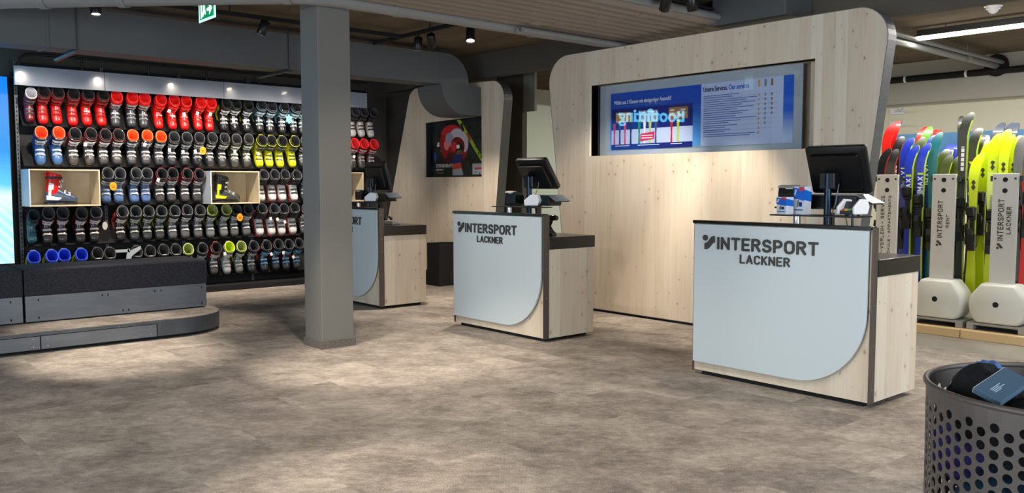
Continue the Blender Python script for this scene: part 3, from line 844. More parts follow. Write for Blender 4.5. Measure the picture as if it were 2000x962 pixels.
# boots standing in the display boxes, toes pointing right
boot('navy_red', (-11.35, 2.58, 1.205), (0, 0, R(86)), 'red cuffed navy ski boot standing alone in the first display box', sc=1.18)
boot('black_lime_loop', (-11.42, 4.66, 1.205), (0, 0, R(90)), 'rear boot of the black and lime pair in the display box', sc=1.12)
boot('black_lime', (-11.27, 4.58, 1.205), (0, 0, R(86)), 'front boot of the black and lime pair in the display box', sc=1.12)
boot('white_orange', (-11.35, 6.36, 1.205), (0, 0, R(88)), 'orange trimmed boot standing in the display box behind the far counter', sc=1.12)

# tags hanging from boots
ORG = mat('tag_orange', (255, 160, 20), .5, emit=None)
WTG = mat('tag_white', (238, 238, 232), .6)
def hang_tag(kind, y, z, label, x=-11.17):
    t = thing('sale_tag' if kind == 'disc' else 'price_tag', label, 'tag', (x, y, z))
    if kind == 'disc':
        MB().prism(ell(0, 0, .042, .052), -.002, .002, 'x').build('disc', ORG, t)
        MB().m(mat('tag_print', (170, 60, 10), .6)).box(.002, -.022, .0, .0035, .022, .008).box(.002, -.018, -.018, .0035, .018, -.010).build('printed_line', None, t)
    elif kind == 'grey':
        MB().prism(ell(0, 0, .03, .05), -.002, .002, 'x').build('disc', mat('tag_grey', (190, 186, 176), .6), t)
    elif kind == 'star':
        pts = [(.06*(1 if k % 2 else .62)*math.cos(R(k*30)), .075*(1 if k % 2 else .62)*math.sin(R(k*30))) for k in range(12)]
        MB().prism(pts, -.002, .002, 'x').build('star_card', mat('tag_blue', (120, 200, 235), .5), t)
    else:
        M = Matrix.Rotation(R(rr.uniform(-30, 30)), 4, 'X')
        MB().box(-.001, -.018, -.022, .001, .018, .022, M).build('card', WTG, t)
    MB().cyl((0, 0, .02), (-.04, 0, .09), .0012, n=5).build('string', BLACKM, t)
    return t
hang_tag('disc', 4.30, 1.86, 'orange sale disc hanging on a black boot in the second row')
hang_tag('disc', 3.18, 1.40, 'orange sale disc hanging beside the first display box')
hang_tag('disc', 4.78, .98, 'orange sale disc hanging in the fourth row under the lime boots')
hang_tag('grey', 3.07, .92, 'grey oval tag at the right end of the red buckled boots')
hang_tag('star', 5.52, 2.33, 'pale blue star shaped tag among the ice blue touring boots')
for y, z, l in ((2.88, 1.90, 'right of the two orange lined blue boots'), (3.57, 1.92, 'left of the three orange lined black boots'), (3.87, 1.86, 'between the second and third orange lined black boots'),
                (4.04, 1.84, 'right of the third orange lined black boot'), (4.20, 1.85, 'by the first all black boot in the second row'), (4.73, 1.86, 'on the last black boot before the lime trimmed pair'),
                (4.90, 1.79, 'on the first lime trimmed boot of the second row'), (5.06, 1.84, 'on the second lime trimmed boot of the second row'),
                (3.88, 2.35, 'between the first two all red boots'), (4.07, 2.32, 'between the second and third all red boots'), (4.24, 2.34, 'between the third and fourth all red boots'), (4.41, 2.34, 'between the last two all red boots'),
                (4.72, 2.27, 'on the first black boot with lime trim in the top row'), (4.88, 2.27, 'on the second black boot with lime trim in the top row'),
                (3.72, 1.48, 'above the last blue grey boot in the middle row'), (5.22, .95, 'on the first white boot of the fourth row'), (5.32, .94, 'between the first two white boots of the fourth row'), (5.43, .90, 'on the second white boot of the fourth row'),
                (4.56, .50, 'left of the tall grey and lime boot'), (5.22, .46, 'on the first blue buckled boot of the bottom row'), (5.40, .47, 'on the second blue buckled boot of the bottom row'), (5.55, .40, 'on the third blue buckled boot of the bottom row'), (6.55, 1.83, 'below the red cuffed boots right of the pillar')):
    hang_tag('card', y, z, 'small white price tag ' + l)
t = thing('boot_tool', 'clear plastic foot measuring arm lying over the bottom row of boots', 'tool', (-11.17, 3.32, .585))
CLR = mat('clear_grey_plastic', (176, 186, 190), .25)
MB().box(-.01, -.14, .0, .01, .02, .035).box(-.01, .0, .0, .01, .03, .04).prism([(.0, .0), (.16, .07), (.16, .03), (.05, -.05), (.03, -.12), (-.02, -.12), (-.01, -.03)], -.01, .01, 'x').build('arm', CLR, t)

# blue light panel at the far left
lp = thing('light_panel', 'tall blue illuminated panel at the left end of the boot wall', 'light panel', (XB, 1.52, .49))
LB = bpy.data.materials.new('light_panel_print'); LB.use_nodes = True
b = LB.node_tree.nodes['Principled BSDF']
tc = nd(LB, 'ShaderNodeTexCoord'); s = nd(LB, 'ShaderNodeSeparateXYZ'); lk(LB, tc.outputs['Object'], s.inputs[0])
f = math_n(LB, 'ADD', math_n(LB, 'DIVIDE', s.outputs[2], 2.2), math_n(LB, 'MULTIPLY', math_n(LB, 'SUBTRACT', noise(LB, tc.outputs['Object'], 1.5), .5), .08))
c = ramp(LB, f, [(0, rgb(170, 240, 250)), (.25, rgb(160, 236, 248)), (.35, rgb(220, 245, 255)), (.42, rgb(90, 195, 255)), (.6, rgb(0, 140, 250)), (1, rgb(0, 120, 255))])
wv = nd(LB, 'ShaderNodeTexWave'); wv.inputs['Scale'].default_value = 5; wv.inputs['Distortion'].default_value = 2; lk(LB, tc.outputs['Object'], wv.inputs[0])
wv.bands_direction = 'DIAGONAL'
c = mixc(LB, math_n(LB, 'MULTIPLY', math_n(LB, 'MULTIPLY', wv.outputs['Fac'], .5), math_n(LB, 'LESS_THAN', f, .33)), c, rgb(235, 255, 255))
lk(LB, c, b.inputs['Emission Color']); b.inputs['Emission Strength'].default_value = 1.1; b.inputs['Base Color'].default_value = (0, 0, 0, 1)
MB().box(.02, -1.2, 0, .05, .635, 2.185).build('lit_face', LB, lp)
MB().box(-.1, -1.22, -.01, .02, .645, 2.2).build('housing', ANTHR, lp)
MB().box(-.1, -1.0, -.49, 0, -.9, 0).box(-.1, .3, -.49, 0, .4, 0).build('foot', ANTHR, lp)

# ================================================================== bench on plinth
pl = thing('bench_plinth', 'low grey steel plinth with a rounded end and a carpeted top under the bench', 'platform', (0, 0, 0))
poly = [(-9.6, -1.5), (-8.05, -1.5), (-8.05, 2.80)] + [(-8.55 + .5*math.cos(R(a)), 2.88 + .5*math.sin(R(a)) + 0) for a in range(0, 91, 9)] + [(-9.6, 3.38)]
MB().prism([(x, y) for x, y in poly], .03, .172, 'z').build('frame', STEELD, pl, smooth=30)
MB().prism([(x*1.0 - (.012 if x > -8.4 else 0), y) for x, y in poly], .172, .178, 'z').build('carpet_top', CARPET, pl)
MB().prism([(x - .05, y - .04) for x, y in poly], 0, .03, 'z').build('recessed_base', BLACKM, pl)
mb = MB()
for y in (.705, 1.67, 2.63): mb.box(-8.0525, y-.005, .03, -8.0478, y+.005, .145)
mb.box(-8.0525, -1.0, .142, -8.0478, 2.63, .147)
mb.build('panel_joint', BLACKM, pl)
mb = MB()
for a, b in ((-1.0, .70), (.71, 1.665), (1.675, 2.625)):
    d = MB().box(-8.052, a, .032, -8.046, b, .142).build('access_panel', STEEL, pl)
    s_ = MB()
    for y in (a + .05, b - .05):
        for z in (.055, .12): s_.cyl((-8.046, y, z), (-8.0445, y, z), .004, n=8)
    s_.build('screw', CHROME, d)
mb = MB()
for y in (1.9, 2.3, 2.66): mb.cyl((-8.05, y, .158), (-8.0485, y, .158), .004, n=8)
for a in (20, 26):
    for z in (.06, .15): mb.cyl((-8.55 + .5*math.cos(R(a)), 2.88 + .5*math.sin(R(a)), z), (-8.55 + .502*math.cos(R(a)), 2.88 + .502*math.sin(R(a)), z), .004, n=8)
mb.build('screw', CHROME, pl)
def bench(label, y0, y1, slots):
    b = thing('upholstered_bench', label, 'bench', (-8.6, y0, .178))
    w = y1 - y0
    MB().box(-.60, 0, .012, -.002, w, .245).build('steel_base', STEEL, b, bevel=.003)
    MB().box(-.58, .02, 0, -.03, w - .02, .012).build('base_gap', BLACKM, b)
    MB().box(-.62, -.004, .245, .012, w + .006, .485).build('cushion', FABRIC, b, bevel=.014)
    mb = MB()
    for y, z in slots: mb.prism(ell(y - y0, z, .006, .012, 0, 10), -.003, .0, 'x')
    mb.build('slot_hole', BLACKM, b)
    return b
Z1, Z2 = .045, .205
bench('long black felt bench on a slotted steel base, right of the gap', 1.675, 3.31, [(1.78, Z1), (1.78, Z2), (3.26, Z1), (3.26, Z2), (2.32, Z2), (2.37, Z2), (2.50, Z1), (2.55, Z1), (2.80, Z2), (2.86, Z2)])
bench('black felt bench cut by the left edge of the photo', -.1, 1.655, [(1.56, Z1), (1.56, Z2), (.6, Z2)])

# ================================================================== ceiling: ducts, pipes, tracks
du = thing('ventilation_duct', 'large grey rectangular duct running above the boot wall and dropping over the poster partition', 'duct', (0, 0, 0))
DX0, DX1 = -9.45, -9.1
top = [(-2.0, 3.115), (6.72, 3.115)] + [(6.72 + .36*math.sin(R(a)), 2.755 + .36*math.cos(R(a))) for a in range(10, 91, 10)]
prof = [(-2.0, 3.115), (6.72, 3.115)] + [(6.72 + .36*math.sin(R(a)), 2.755 + .36*math.cos(R(a))) for a in range(10, 91, 10)] + [(7.08, 2.72), (6.60, 2.72), (6.60, 2.72), (-2.0, 2.72)]
MB().prism(prof, DX0, DX1, 'x').build('main_run', DUCTM, du, smooth=20)
low = [(6.58, 2.72), (7.28, 2.72), (7.28, 2.34)] + [(7.02 - .38*math.sin(R(a)) , 2.72 - .38*math.cos(R(a))) for a in range(0, 91, 10)]
MB().prism(low, DX0 - .2, DX1 + .002, 'x').build('elbow', DUCTM, du, smooth=20)
for y in (.9, 2.05, 4.58, 6.62):
    MB().box(DX0 - .004, y - .012, 2.712, DX1 + .006, y + .012, 3.12).build('flange', DUCTM, du)
for y in (2.3, 4.5):
    h = MB().box(DX0 - .45, y - .02, 2.69, DX1 + .02, y + .02, 2.712).cyl((DX1 + .012, y, 2.70), (DX1 + .012, y, CEIL), .005, n=6).build('hanger_bracket', ANTHR, du)

pg = thing('bent_waste_pipe', 'thick grey waste pipe crossing above the square pillar and bending towards the partitions', 'pipe', (0, 0, 0))
a_ = Vector((-8.50, 1.50, 2.995)); b_ = Vector((-6.66, 3.30, 2.99)); c_ = Vector((-6.545, 3.62, 2.985)); e_ = Vector((-6.545, 7.44, 2.985))
MB().tube([(-8.86, -2.0, 3.0), (-8.86, .9, 3.0), (-8.78, 1.2, 3.0), a_, (-7.6, 2.38, 2.995), b_, (-6.57, 3.44, 2.985), c_, (-6.545, 5, 2.985), e_], [.088]*6 + [.084, .078, .074, .074], 20).build('pipe_run', PIPEG, pg, smooth=60)
for q, r_ in ((a_, .098), (a_.lerp(b_, .18), .098), (a_.lerp(b_, .45), .097), (b_, .094), (Vector((-6.545, 4.3, 2.985)), .082), (Vector((-6.545, 5.9, 2.985)), .082)):
    d = (b_ - a_).normalized() if q.y < 3.5 else Vector((0, 1, 0))
    MB().tube([q - d*.035, q + d*.035], r_, 20).build('coupling', PIPEG, pg, smooth=60)
for q in (a_.lerp(b_, .3), Vector((-6.545, 5.3, 3.0))): MB().cyl(q, (q.x, q.y, CEIL), .006, n=6).build('hanger_rod', ANTHR, pg)
rr = random.Random(5)
MB().box(-6.46, 1.5, 3.10, -5.12, 7.44, 3.12).build('gap_shade_sheet', BLACKM)  # added dark sheet stands for the shade between the conduits
tag(bpy.data.objects['gap_shade_sheet'], 'dark sheet giving the shade in the gaps between the beige conduits', 'shade sheet')
for k in range(9):
    x = -6.385 + k*.152
    c = tag(MB().tube([(x, 1.5, 3.03), (x, 7.44, 3.03)], .068, 16).build('conduit_pipe', PIPEB, smooth=60),
        'beige conduit under the ceiling, %s of nine counted from the bent waste pipe' % ORD[k], 'pipe', 'beige ceiling conduits')
    if k in (1, 2, 5, 7):
        y = rr.uniform(4.6, 6.2)
        MB().tube([(x, y, 3.03), (x, y + .12, 3.03)], .075, 16).build('coupling', PIPEB, c, smooth=60)
c = thing('grey_ceiling_pipe', 'slim grey pipe with clamps running right of the beige conduits', 'pipe', (0, 0, 0))
MB().tube([(-5.08, 1.0, 3.03), (-5.08, 7.2, 3.03)], .032, 14).build('pipe_run', PIPEG, c, smooth=60)
for y in (6.15, 6.25): MB().tube([(-5.08, y, 3.03), (-5.08, y + .03, 3.03)], .042, 14).cyl((-5.08, y, 3.06), (-5.08, y, CEIL), .004, n=6).build('pipe_clamp', PIPEG, c, smooth=60)
c = thing('thin_grey_pipe', 'pair of thin grey pipes beside the bent waste pipe near the pine partition', 'pipe', (0, 0, 0))
for dx in (0, .08): MB().tube([(-6.42 + dx, 5.6, 2.92), (-6.42 + dx, 7.44, 2.92)], .026, 12).build('pipe_run', PIPEG, c, smooth=60)

# lighting tracks + spot lamps
def track(label, p0, p1):
    t = thing('lighting_track', label, 'light track', tuple(p0))
    d = Vector(p1) - Vector(p0)
    if abs(d.x) > abs(d.y): MB().box(0, -.02, 0, d.x, .02, .04).build('rail', BLACKM, t)
    else: MB().box(-.02, 0, 0, .02, d.y, .04).build('rail', BLACKM, t)
    n = int(d.length/1.2)
    for k in range(1, n+1):
        q = d*(k/(n+1)); MB().cyl((q.x, q.y, .04), (q.x, q.y, CEIL - p0[2]), .006, n=6).build('hanger_rod', BLACKM, t)
TZ = 3.10
track('black lighting track running along the boot wall side of the ceiling', (-8.43, .5, TZ), (-8.43, 5.58, TZ))
track('black lighting track crossing towards the pine partition behind the pillar', (-9.05, 5.60, TZ + .002), (-4.4, 5.60, TZ + .002))
track('black lighting track behind the large grey duct', (-10.0, 1.2, TZ), (-10.0, 7.2, TZ))
track('black lighting track above the front of the shop', (-8.3, 1.6, TZ), (-1.0, 1.6, TZ))
LENS_OFF = mat('lamp_lens', (255, 246, 228), .4, emit=(255, 244, 222), estr=18.0)
def spot(label, loc, target, power, angle=50, blend=.7, radius=.035, col=(1.0, .885, .75), group=None):
    loc = Vector(loc); d = (Vector(target) - loc).normalized()
    t = thing('track_spotlight', label, 'spotlight', tuple(loc), group=group)
    q = d.to_track_quat('Z', 'Y').to_matrix().to_4x4()
    mb = MB(); mb.lathe([(.0, -.075), (.043, -.075), (.047, -.07), (.047, .07), (.043, .075), (.040, .066)], 20, q); mb.build('housing', BLACK, t, smooth=40)
    mb = MB(); mb.lathe([(.0, .062), (.040, .062)], 20, q); mb.build('lens', LENS_OFF, t)
    MB().cyl((0, 0, 0), (0, 0, TZ - loc.z), .009, n=8).build('stem', BLACK, t)
    l = bpy.data.lights.new('spot_beam', 'SPOT'); l.energy = power; l.spot_size = R(angle); l.spot_blend = blend
    l.shadow_soft_size = radius; l.color = col
    o = bpy.data.objects.new('spot_beam', l); o.parent = t; COL.objects.link(o)
    o.location = d*.085; o.rotation_euler = d.to_track_quat('-Z', 'Y').to_euler()
    return t
ZL = 3.02
for n_, y in zip(('above the left end of the boot wall', 'behind the duct, aimed at the first display box', 'behind the duct, aimed at the all red boots', 'behind the duct, aimed at the second display box', 'behind the duct, aimed at the right end of the boots'), (2.45, 3.36, 4.32, 5.17, 6.04)):
    spot('black track spotlight ' + n_, (-10.0, y, 2.87), (-11.4, y - .02, 1.1), P_BOOT, 100, .9)
spot('black track spotlight hanging left of the pillar below the exit sign', (-8.43, 3.9, ZL), (-8.9, 2.9, .2), P_SPOT*.7, 50)
spot('black track spotlight at the top left edge of the photo', (-8.43, 2.3, ZL), (-7.9, 2.2, 0), P_SPOT, 40)
spot('left of two black spotlights hanging from the cross track', (-8.12, 5.60, ZL - .02), (-8.2, 5.5, .8), P_SPOT, 50)
spot('right of two black spotlights hanging from the cross track', (-7.86, 5.60, ZL - .02), (-9.0, 6.9, .6), P_SPOT, 55)
spot('lit spotlight with a bright lens between the cross track and the pine partition', (-7.24, 5.66, ZL - .03), (-6.4, 5.0, .4), P_SPOT*.9, 55)
spot('black spotlight above the left part of the pine partition', (-4.89, 5.98, ZL - .02), (-6.5, 6.98, .8), P_SPOT*1.1, 60)
spot('lit spotlight at the top edge above the pine partition', (-4.67, 6.06, ZL - .04), (-5.0, 6.9, 0.5), P_SPOT*.9, 55)
spot('black spotlight over the bench platform', (-7.2, 1.6, ZL), (-7.3, 2.15, 0), P_SPOT*1.5, 36)
spot('black spotlight aimed at the carpet right of the pillar', (-5.6, 1.6, ZL), (-5.9, 3.8, 0), P_SPOT*1.9, 40)
spot('black spotlight over the carpet at the bottom of the photo', (-3.6, 1.6, ZL), (-3.35, 2.0, 0), P_SPOT*1.1, 36)
spot('black spotlight aimed at the right counter', (-2.2, 1.6, ZL), (-2.3, 5.4, .5), P_SPOT*.5, 40, col=(1, .94, .86))
for n_, p_, q_ in (('first', (-4.6, 3.1), (-4.7, 3.4)), ('second', (-2.8, 3.1), (-3.0, 3.6)), ('third', (-5.5, 3.1), (-5.9, 4.4)), ('fourth', (-5.4, .2), (-5.2, 1.6))):  # added wide spots, out of view, to brighten the carpet
    spot('added wide spotlight, unseen, brightening the open carpet, %s of four' % n_, (p_[0], p_[1], ZL), (q_[0], q_[1], 0), P_SPOT*.52, 95, 1.0)
spot('black spotlight shining on the pine side of the right counter', (-1.1, 6.2, ZL), (-2.5, 5.55, .4), P_SPOT*.55, 60)
spot('black spotlight over the carpet beside the ski racks', (-1.5, 6.2, ZL), (-2.6, 7.0, 0), P_SPOT*.4, 60)
track('short black lighting track above the pine partition', (-5.02, 6.02, TZ), (-4.1, 6.02, TZ))
track('black lighting track between the right counter and the ski racks', (-3.2, 6.2, TZ), (-.3, 6.2, TZ))
track('black lighting track above the open carpet', (-8.0, 3.1, TZ), (-1.5, 3.1, TZ))
track('black lighting track nearest the shop front', (-8.0, .2, TZ), (-1.5, .2, TZ))
spot('black spotlight over the perforated basket', (-1.2, 1.6, ZL), (-1.6, 3.2, 0), P_SPOT*.5, 50)

# exit sign
es = thing('exit_sign', 'green emergency exit sign with running figure and arrow hanging from the ceiling', 'exit sign', (-7.69, 2.954, 2.85))
MB().box(0, 0, 0, .37, .006, .19).build('acrylic_plate', mat('exit_plate', (210, 245, 240), .3, emit=(200, 250, 240), estr=.8), es)
EG = mat('exit_green', (0, 130, 80), .4, emit=(0, 140, 85), estr=.7)
MB().box(.03, -.003, .02, .34, 0, .185).build('green_field', EG, es)
mb = MB().m(mat('exit_white', (240, 255, 250), .4, emit=(230, 255, 245), estr=1.4))
mb.prism([(.20, .10), (.25, .10), (.25, .14), (.31, .10 - .01), (.25, .04), (.25, .075), (.20, .075)], -.006, -.003, 'y')
mb.prism(ell(.135, .165, .013, .013), -.006, -.003, 'y')
mb.prism([(.11, .15), (.145, .15), (.15, .10), (.17, .06), (.155, .05), (.13, .09), (.11, .04), (.09, .045), (.115, .10)], -.006, -.003, 'y')
mb.prism([(.06, .03), (.08, .03), (.08, .17), (.06, .17)], -.006, -.003, 'y')
mb.build('pictogram', None, es)
MB().box(0, -.02, .19, .37, .026, .22).build('lamp_housing', WHITE, es)
MB().cyl((.05, .003, .22), (.05, .003, .35), .004, n=6).cyl((.32, .003, .22), (.32, .003, .35), .004, n=6).build('hanger_rod', ANTHR, es)

# ================================================================== counters
def logo(mb, x, z, h, y, d):
    """round head and flag-like tick mark left of the lettering"""
    mb.prism(ell(x + h*.21, z + h*.80, h*.20, h*.20), y, y - d, 'y')
    P = [(x+h*.16, z+h*.02), (x+h*.16, z+h*.44), (x+h*.30, z+h*.46), (x+h*.50, z+h*.62), (x+h*.66, z+h*.84), (x+h*.82, z+h*.93), (x+h*.98, z+h*.95), (x+h*.98, z+h*.50), (x+h*.84, z+h*.46), (x+h*.68, z+h*.30), (x+h*.50, z+h*.10), (x+h*.34, z+h*.02)]
    mb.prism(P, y, y - d, 'y')
def counter(label, xr, w):
    c = thing('checkout_counter', label, 'counter', (xr, 5.2, 0))
    # front board in pine
    MB().box(-w, .018, .035, -.010, .05, 1.135).build('front_board', PINE2, c)
    MB().box(-w - .004, .0, .03, -w, .052, 1.150).build('edge_strip', TAUPE, c)
    mb = MB().m(TAUPE).box(-.010, -.004, .03, 0, .062, 1.150)
    mb.m(CHROME)
    for z in (.12, .4, .66, .80, 1.08): mb.cyl((0, .03, z), (.0008, .03, z), .004, n=8)
    mb.build('edge_strip', None, c)
    MB().box(-w - .006, -.018, 1.135, -.012, .062, 1.158).build('cap_rail', TOPM, c, bevel=.003)
    # white panel with the big rounded lower corner, spaced off the board
    r = .50
    poly = [(-w + .012, .105), (-.028 - r, .105)] + arc2(-.028 - r, .105 + r, r, -90, 0, 18)[1:] + [(-.028, 1.130), (-w + .012, 1.130)]
    MB().prism(poly, -.018, .0, 'y').build('white_panel', WHITEP, c, smooth=25, bevel=.0015)
    MB().box(-w + .1, .0, .2, -w + .2, .018, .3).box(-.4, .0, .7, -.3, .018, .8).box(-w + .2, 0, .9, -w + .3, .018, 1.0).build('panel_spacer', BLACKM, c)
    # lettering
    s = w / 1.375
    mb = MB().m(LETTER)
    x0 = -1.284*s; y = -.018
    logo(mb, x0, .946, .108, y, .008)
    stroke_text(mb, 'INTERSPORT', x0 + .128*s, .952, .092, .795*s, .19, y, .008, gap=.20)
    stroke_text(mb, 'LACKNER', x0 + .322*s, .864, .064, .395*s, .17, y, .008, gap=.22)
    mb.build('company_lettering', None, c)
    # carcass + desk
    MB().box(-w + .02, .062, .035, 0, .635, .838).build('pine_carcass', PINE2, c, bevel=.002)
    MB().box(-w + .05, .05, 0, -.06, .60, .035).build('recessed_base', BLACKM, c)
    MB().box(-w + .015, .062, .838, .006, .645, .947).build('worktop', TOPM, c, bevel=.003)
    return c
counter('right hand counter nearest the camera with pine sides and full company lettering', -2.575, 1.375)
counter('middle counter with rounded white front standing before the poster partition', -5.595, 1.335)
counter('far left counter partly hidden behind the square pillar', -8.335, 1.335)

# ---- point of sale sets
def pos_monitor(label, loc, yaw, tilt, w=.44, h=.335):
    """screen faces away (+y); we see its back"""
    t = thing('pos_monitor', label, 'monitor', loc, (0, 0, yaw))
    MB().cyl((0, 0, 0), (0, 0, .55), .026, n=20).build('pole', mat('blue_black_metal', (30, 44, 58), .25, .7), t, smooth=60)
    MB().cyl((0, 0, 0), (0, 0, .012), .08, n=24).build('pole_base', BLACK, t)
    MB().box(-.06, -.02, .44, .06, .06, .56).build('mount_bracket', BLACK, t, bevel=.008)
    M = T((.03, .085, .58)) @ Matrix.Rotation(tilt, 4, 'X')
    mb = MB()
    rq = rounded_quad([(-w/2, -h/2), (w/2, -h/2), (w/2, h/2), (-w/2, h/2)], [.02]*4, 5)
    sc = lambda k: [(x*k, z*k) for x, z in rq]
    rings = [[(x, y, z) for x, z in sc(k)] for y, k in ((.03, .985), (.024, 1.0), (.0, 1.0), (-.012, .985), (-.016, .93))]
    inner = [[(x*.80, y, z*.74 + dz) for x, z in rq] for y, dz in ((-.022, 0), (-.055, -.01))]
    mb.loft(rings + inner, M=M)
    mb.build('screen_housing', BLACK, t, smooth=35)
    MB().box(-w*.47, .030, -h*.46, w*.47, .032, h*.46, M).build('screen_glass', BLACKG, t)
    mb = MB()
    for k in range(5): mb.box(.185, -.018, .02 + k*.018, .205, -.0145, .028 + k*.018, M)
    mb.build('vent_slot', ANTHR, t)
    MB().tube([M @ Vector((.02, -.05, -.06)), M @ Vector((.03, -.085, -.09)), Vector((.05, .02, .34)), Vector((.02, .03, .26))], .004, 6).build('cable', mat('grey_cable', (120, 124, 130), .5), t, smooth=60)
    return t
def pos_shelf(label, loc, x0, x1):
    t = thing('counter_shelf', label, 'shelf', loc)
    MB().box(x0, -.10, 0, x1, .12, .010).build('shelf_plate', BLACK, t)
    MB().cyl((x0 + .16, .0, -.248), (x0 + .16, .0, 0), .026, n=16).build('support_post', SILVER, t, smooth=60)
    MB().cyl((x1 - .08, .0, -.248), (x1 - .08, .0, 0), .008, n=10).build('support_post', BLACK, t, smooth=60)
    MB().tube([(x1 - .14, .02, 0), (x1 - .12, .02, -.08), (x1 - .15, .03, -.2), (x1 - .13, .03, -.25)], .003, 6).build('cable', BLACK, t)
    return t
def keyboard_unit(label, loc, yaw=0):
    t = thing('cash_drawer', label, 'cash drawer', loc, (0, 0, yaw))
    MB().box(-.24, 0, 0, .14, .16, .085).build('drawer_box', BLACK, t, bevel=.004)
    MB().box(-.25, -.01, .085, .15, .17, .093).build('lid', mat('slate_lid', (120, 128, 138), .3, .3), t, bevel=.002)
    M = T((.15, .08, .089)) @ Matrix.Rotation(R(26), 4, 'Y')
    mb = MB().m(mat('slate_lid', (120, 128, 138), .3, .3)).box(-.01, -.09, -.003, .125, .09, .003, M)
    mb.m(BLACK).box(-.01, -.085, -.012, .12, .085, -.003, M)
    mb.build('tilted_tray', None, t)
    return t
def printer(label, loc, yaw=0, s=1):
    t = thing('receipt_printer', label, 'printer', loc, (0, 0, yaw))
    prof = [(-.075, .0), (.075, 0), (.075, .11), (.04, .145), (-.02, .155), (-.07, .15), (-.08, .10)]
    MB().prism([(a*s, b*s) for a, b in prof], -.095*s, .095*s, 'x').build('body', BLACK, t, bevel=.006)
    MB().prism([(-.086*s, .14*s), (-.078*s, .157*s), (-.03*s, .163*s), (-.03*s, .155*s), (-.072*s, .15*s)], -.092*s, .06*s, 'x').build('paper_lid', mat('beige_lid', (176, 170, 156), .35), t)
    MB().box(-.03*s, -.083*s, .132*s, .03*s, -.079*s, .142*s).build('badge', WHITE, t)
    return t
def card_terminal(label, loc, yaw):
    t = thing('card_terminal', label, 'card terminal', loc, (0, 0, yaw))
    side = [(-.07, .0), (.06, 0), (.078, .05), (.06, .10), (-.01, .105), (-.075, .05)]
    for sx in (-1, 1):
        MB().prism([(y, z + .012) for y, z in side], sx*.055, sx*.078, 'x').build('side_shell', WHITE, t, bevel=.008)
    MB().prism([(-.06, .012), (.06, .012), (.066, .05), (.05, .098), (.0, .10), (-.02, .055), (-.062, .035)], -.055, .055, 'x').build('body', mat('slate_plastic', (58, 62, 72), .4), t)
    mb = MB()
    cols = [(220, 60, 50), (240, 200, 40), (60, 180, 80)]
    for i in range(3):
        mb.m(mat('key_%d' % i, cols[i], .5)).box(-.035 + i*.026, -.066, .036, -.017 + i*.026, -.050, .046)
        mb.m(mat('key_grey', (170, 170, 174), .5)).box(-.035 + i*.026, -.048, .042, -.017 + i*.026, -.036, .052)
    mb.build('keypad', None, t)
    MB().cyl((0, 0, 0), (0, 0, .014), .05, n=20).build('swivel_base', BLACK, t)
    return t
YP = 5.60
# right counter
pos_shelf('thin black shelf above the right counter carrying terminal and leaflets', (-3.15, YP, 1.196), -.36, .30)
pos_monitor('black monitor seen from behind on the right counter', (-3.205, YP + .16, .947), R(0), R(22), .455, .36)
keyboard_unit('black cash drawer unit with a tilted grey tray on the right counter', (-3.15, YP + .20, 1.255))
printer('black receipt printer with a beige lid at the left of the right counter', (-3.49, YP + .20, 1.255), s=1.0)
card_terminal('white card terminal with coloured keys on the right counter shelf', (-2.92, YP - .02, 1.206), R(-12))
# middle counter
pos_shelf('thin black shelf above the middle counter', (-6.30, YP, 1.196), -.40, .26)
pos_monitor('black tilted monitor seen from behind on the middle counter', (-6.42, YP + .16, .947), R(4), R(36), .42, .36)
keyboard_unit('black cash drawer unit with a tilted grey tray on the middle counter', (-6.27, YP + .17, 1.225), R(-6))
printer('small black printer with cables on the middle counter', (-6.62, YP + .14, 1.225), s=.8)
card_terminal('white card terminal turned sideways on the middle counter shelf', (-6.17, YP - .02, 1.206), R(-50))
# far counter
pos_shelf('thin black shelf above the far left counter', (-9.28, YP, 1.196), -.34, .30)
pos_monitor('black monitor with vent slots on the far left counter', (-9.42, YP + .16, .947), R(4), R(16), .42, .36)
keyboard_unit('black cash drawer unit with a tilted grey tray on the far left counter', (-9.25, YP + .18, 1.225), R(-4))
printer('small black printer partly behind the pillar on the far left counter', (-9.60, YP + .14, 1.225), s=.8)
card_terminal('white card terminal on the far left counter shelf', (-9.12, YP - .02, 1.206), R(-40))
for i, (x0, x1, z, l) in enumerate(((-3.50, -2.93, 1.2, 'right'), (-6.7, -6.0, 1.2, 'middle'), (-9.5, -9.1, 1.2, 'far left'))):
    o = thing('equipment_arm', 'black support arm under the %s cash drawer and printer' % l + ' unit', 'bracket', ((x0 + x1)/2, YP + .22, .947))
    MB().box(-.025, -.02, 0, .025, .02, .27).build('column', BLACK, o)
    w_ = .30 if i else .42
    MB().box(-w_, -.06, .265 + (.0 if i else .03), .22, .1, .278 + (.0 if i else .03)).build('carrier_plate', BLACK, o)

# barcode scanner on the middle counter
s = thing('barcode_scanner', 'black handheld barcode scanner in its stand on the middle counter desk', 'scanner', (-5.86, 5.52, .947), (0, 0, R(6)))
MB().prism([(-.045, 0), (.055, 0), (.05, .02), (.015, .045), (-.01, .08), (-.035, .07), (-.03, .03)], -.035, .035, 'y').build('stand', BLACK, s, bevel=.004)
MB().tube([(-.02, 0, .05), (.0, 0, .1), (.022, 0, .15)], [.016, .014, .018], 12).build('handle', BLACK, s, smooth=60)
MB().tube([(-.025, 0, .158), (.0, 0, .165), (.06, 0, .165), (.085, 0, .160)], [.018, .024, .026, .022], 14).build('scan_head', BLACKG, s, smooth=60)

